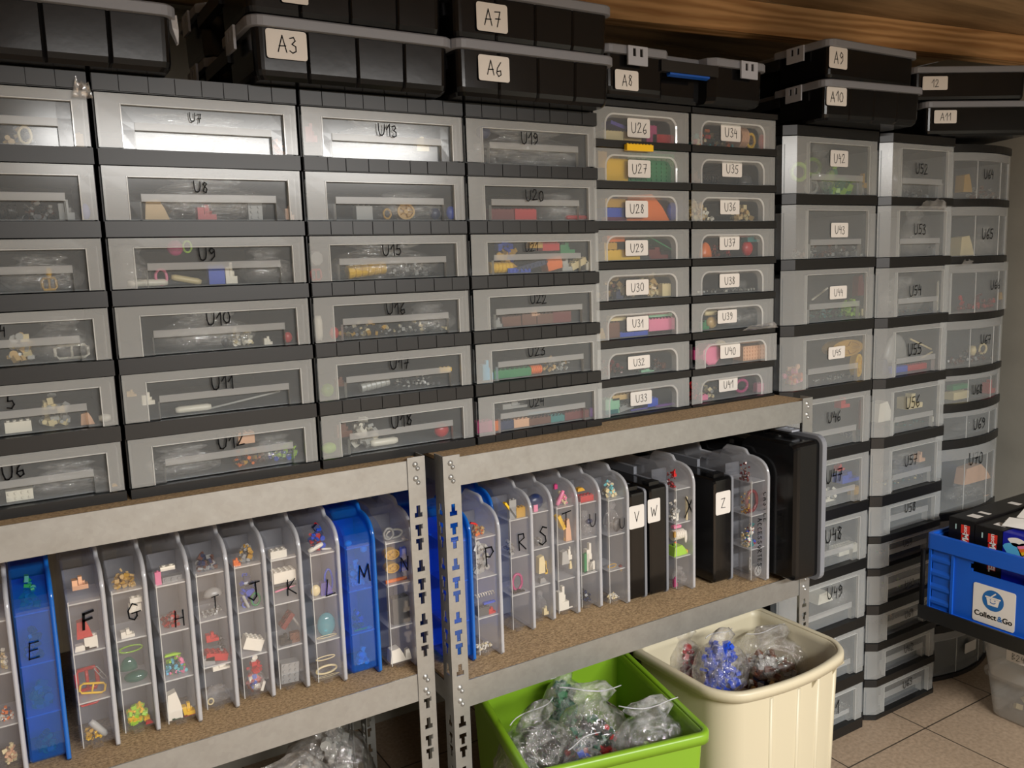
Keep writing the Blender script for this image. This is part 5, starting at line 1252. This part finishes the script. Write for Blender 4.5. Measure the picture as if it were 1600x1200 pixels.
def ftext(mb, text, c, ux, uz, size, mat, lift=.0003, bold=.0):
    cu = bpy.data.curves.new('text', 'FONT'); cu.body = text; cu.size = size; cu.align_x = 'CENTER'; cu.align_y = 'CENTER'; cu.offset = bold; cu.extrude = .0001
    ob = bpy.data.objects.new('text', cu); me = bpy.data.meshes.new_from_object(ob)
    c = Vector(c); ux = Vector(ux); uz = Vector(uz); n = ux.cross(uz)
    V = [c+ux*v.co.x+uz*v.co.y+n*(lift+v.co.z) for v in me.vertices]
    k = len(mb.v); mb.v += [tuple(v) for v in V]; q = mb.mi(mat)
    for p in me.polygons: mb.f.append(tuple(k+i for i in p.vertices)); mb.m.append(q); mb.sm.append(False)
    w_ = max(v.co.x for v in me.vertices)-min(v.co.x for v in me.vertices)
    bpy.data.objects.remove(ob); bpy.data.curves.remove(cu); bpy.data.meshes.remove(me)
    return w_
YN = Vector((0, -1, 0))
p0, p1 = UX(1519, 970, CX+.0035)-Vector((CX, CY0, CZ0)), UX(1588, 931, CX+.0035)-Vector((CX, CY0, CZ0))
q0, q1 = UX(1519, 910, CX+.0035), UX(1588, 992, CX+.0035)
sw = abs(p1.y-p0.y); sc = Vector((.0035, (p0.y+p1.y)/2, .010+.044)); shh = .088
m = MB(); pts = rrect(-sw/2, sw/2, -shh/2, shh/2, .005, 4)
m.loft([[sc+YN*x+Z_*z+Vector((-q, 0, 0)) for x, z in pts] for q in (.0001, .0008)], 'paper', smooth=False)
dc = sc+Vector((-.0010, 0, 0))+Z_*.013+YN*(-.002); r = .0235
m.face([dc+YN*math.cos(a)*r+Z_*math.sin(a)*r for a in [2*math.pi*k/32 for k in range(32)]], 'logoblue')
bc = dc+Vector((-.0003, 0, 0))
P_ = lambda u, v, l=0: bc+YN*u*r+Z_*v*r+Vector((-l, 0, 0))
m.face([P_(-.62, .18), P_(.62, .18), P_(.46, -.5), P_(-.46, -.5)], 'paper')
m.face([P_(-.72, .2, .0001), P_(.72, .2, .0001), P_(.72, .34, .0001), P_(-.72, .34, .0001)], 'paper')
m.face([P_(-.28, .3), P_(-.14, .3), P_(.30, .72), P_(.20, .80)], 'paper')
sm = [(math.cos(a)*.30, math.sin(a)*.26-.04) for a in [math.radians(200+14*k) for k in range(11)]]
for i in range(10):
    (a, b), (c, d_) = sm[i], sm[i+1]; m.face([P_(a, b, .0002), P_(c, d_, .0002), P_(c*.82, d_*.72-.0, .0002), P_(a*.82, b*.72-.0, .0002)], 'logoblue')
for a in (-.22, .2): m.face([P_(a-.05, .0, .0002), P_(a+.05, .0, .0002), P_(a+.05, .10, .0002), P_(a-.05, .10, .0002)], 'logoblue')
tc_ = sc+Vector((-.0008, 0, 0))-Z_*.0245
sz = .0165
w1 = ftext(m, 'Collect', tc_+YN*(-.0175), YN, Z_, sz, 'ink', bold=.0004)
ftext(m, '&', tc_+YN*(.0145), YN, Z_, sz, 'logoblue', bold=.0004)
ftext(m, 'Go', tc_+YN*(.0305), YN, Z_, sz, 'ink', bold=.0004)
m.build('sticker', t, merge=False, label='white sticker with a blue basket logo')

def setbox(y0, y1, z1, mat, label, lettering, x0=1.829, L=.36):
    t = thing('toy_box', (x0, y0, CZ0+.0065), label, 'toy box', 'boxes in the blue crate')
    h = z1-CZ0-.0065; w_ = y1-y0; m = MB(); P = rrect(0, L, 0, w_, .0006, 1)
    m.box(0, L, 0, w_, 0, h, mat); m.box(.004, L-.004, .002, w_-.002, h, h+.0003, mat)
    m.build('carton', t)
    if lettering:
        m = MB(); c = Vector((-.0003, w_*.34, h-.0225)); s = .0102
        m.face([c+YN*(-s)+Z_*s, c+YN*(-s)-Z_*s, c+YN*s-Z_*s, c+YN*s+Z_*s], 'logored')
        ftext(m, 'LEGO', c, -Z_, YN, .0085, 'white', bold=.0002)
        c2 = Vector((-.0003, w_*.34, h-.065))
        m.face([c2+YN*(-.0092)+Z_*.030, c2+YN*(-.0092)-Z_*.030, c2+YN*.0092-Z_*.030, c2+YN*.0092+Z_*.030], 'logored')
        ftext(m, 'MARVEL', c2, -Z_, YN, .0185, 'white', bold=.0007)
        c3 = Vector((-.0003, w_*.72, h-.020)); m.face([c3+YN*(-.0016)+Z_*.006, c3+YN*(-.0016)-Z_*.006, c3+YN*.0016-Z_*.006, c3+YN*.0016+Z_*.006], 'mintl')
        m.build('lettering', t, merge=False)
        for x, s in ((.03, .026), (.075, .014), (.20, .02)):
            m = MB(); m.face([(x, w_*.18, h+.0006), (x+s, w_*.18, h+.0006), (x+s, w_*.62, h+.0006), (x, w_*.62, h+.0006)], 'paper')
            m.build('paper_label', t, merge=False)
    return t, w_, h
solid('mintl', (170, 200, 195), .5)
setbox(-.192, -.133, .593, 'boxblack', 'black boxed set at the far end of the blue crate, red and white lettering', True)
setbox(-.254, -.1935, .588, 'boxblack', 'second black boxed set in the blue crate, next to the blue box', True)
t, w_, h = setbox(-.335, -.2555, .587, 'boxblue', 'blue boxed set with a pale shape printed on its side, in the blue crate', False)
m = MB()
for (u, v, a, b, mt) in ((.38, -.016, .018, .010, 'white'), (.34, -.036, .024, .018, 'c_lightblue'), (.58, -.030, .014, .016, 'white')):
    c = Vector((-.0004, w_*(1-u), h+v)); m.face([c+YN*math.cos(q)*a*(1+.2*math.sin(3*q))+Z_*math.sin(q)*b for q in [2*math.pi*k/20 for k in range(20)]], mt)
for k, mt in enumerate(('c_pink', 'c_orange', 'c_yellow')):
    c = Vector((-.0007, w_*.5, h-.026-k*.006)); m.face([c+YN*(-.009+k*.004)+Z_*.002, c+YN*(-.006+k*.004)-Z_*.004, c+YN*.018+Z_*.004, c+YN*.016+Z_*.010], mt)
m.build('print', t, merge=False)
t, w_, h = setbox(-.395, -.337, .585, 'boxblack', 'black boxed set nearest the camera in the crate, mostly outside the picture', False)
m = MB(); 
solid('stripe', (235, 232, 225), .4)
for i in range(7):
    m.face([(1.86+.03*i, -.30+.004*math.sin(i), .5945+.012*(i % 2)+.004*i), (1.89+.03*i, -.30, .5945+.012*((i+1) % 2)+.004*(i+1)), (1.89+.03*i, -.235, .590+.01*((i+1) % 2)+.004*(i+1)), (1.86+.03*i, -.235, .590+.01*(i % 2)+.004*i)], 'stripe' if i % 2 == 0 else 'boxblack')
me = m.mesh('paper'); solidify(me, .0006); o = bpy.data.objects.new('wrapping_paper', me); COL.objects.link(o)
tag(o, 'crumpled black and white striped wrapping lying on the boxes in the crate', 'paper')

# ------------------------------------------------------------------ tubs on the floor under the crate
def tub(z, H, x0, y0, W, D, label, txt=None, fill=None):
    t = thing('plastic_tub', (x0, y0, z), label, 'plastic tub', 'clear tubs stacked under the crate')
    m = MB(); f = .90; c = (W/2, D/2)
    q = lambda e, k: [((x-c[0])*k+c[0], (y-c[1])*k+c[1]) for x, y in rrect(e, W-e, e, D-e, .03, 5)]
    m.loft([[(x, y, zz) for x, y in q(.0, k)] for zz, k in ((0, f-.03), (.006, f), (H-.016, .985))], 'tub', True, False)
    me = m.mesh('body'); solidify(me, .001); inst('body', me, t)
    m = MB(); m.loft([[(x, y, zz) for x, y in q(-.004+e, 1)] for zz, e in ((H-.018, 0), (H-.006, -.001), (H-.002, .003), (H-.002, .012), (H, .016))], 'tub', False, True); m.build('lid', t)
    if txt:
        m = MB(); c = Vector((.004, D-.100, H*.66)); sticker(m, txt, c, YN, Z_, .055, .028, .016); m.build('sticker', t, merge=False)
    return t
tub(0, .128, 2.095, -.37, .28, .29, 'clear lidded tub standing on the floor, lower one of the two under the crate')
tub(.1285, .118, 2.045, -.39, .30, .30, 'clear tub with a label B24 stacked on the lower tub under the crate', 'B24')
m = MB(); rnd = random.Random(21); bits(m, .20, .2, .04, ['cream', 'tan', 'gold'], rnd, 70, .018); m.v = [(a+2.235, b-.225, c+.008) for a, b, c in m.v]
m.build('loose_toy_parts', merge=False, label='cream and tan parts inside the lower clear tub on the floor', cat='toy parts', kind='stuff')
m = MB(); bits(m, .20, .2, .05, ['grey', 'darkgrey', 'cream'], random.Random(22), 60, .018); m.v = [(a+2.195, b-.24, c+.137) for a, b, c in m.v]
m.build('loose_toy_parts', merge=False, label='grey parts inside the upper clear tub marked B24', cat='toy parts', kind='stuff')
c = CONT['~floor-level drawer of the bow-fronted column']; p = UY(1516, 1010, .056)
m = MB(); sticker(m, '', p-c['org'], X_, Z_, .055, .030); m.build('sticker', c['drawer'], merge=False, label='greyish paper label')
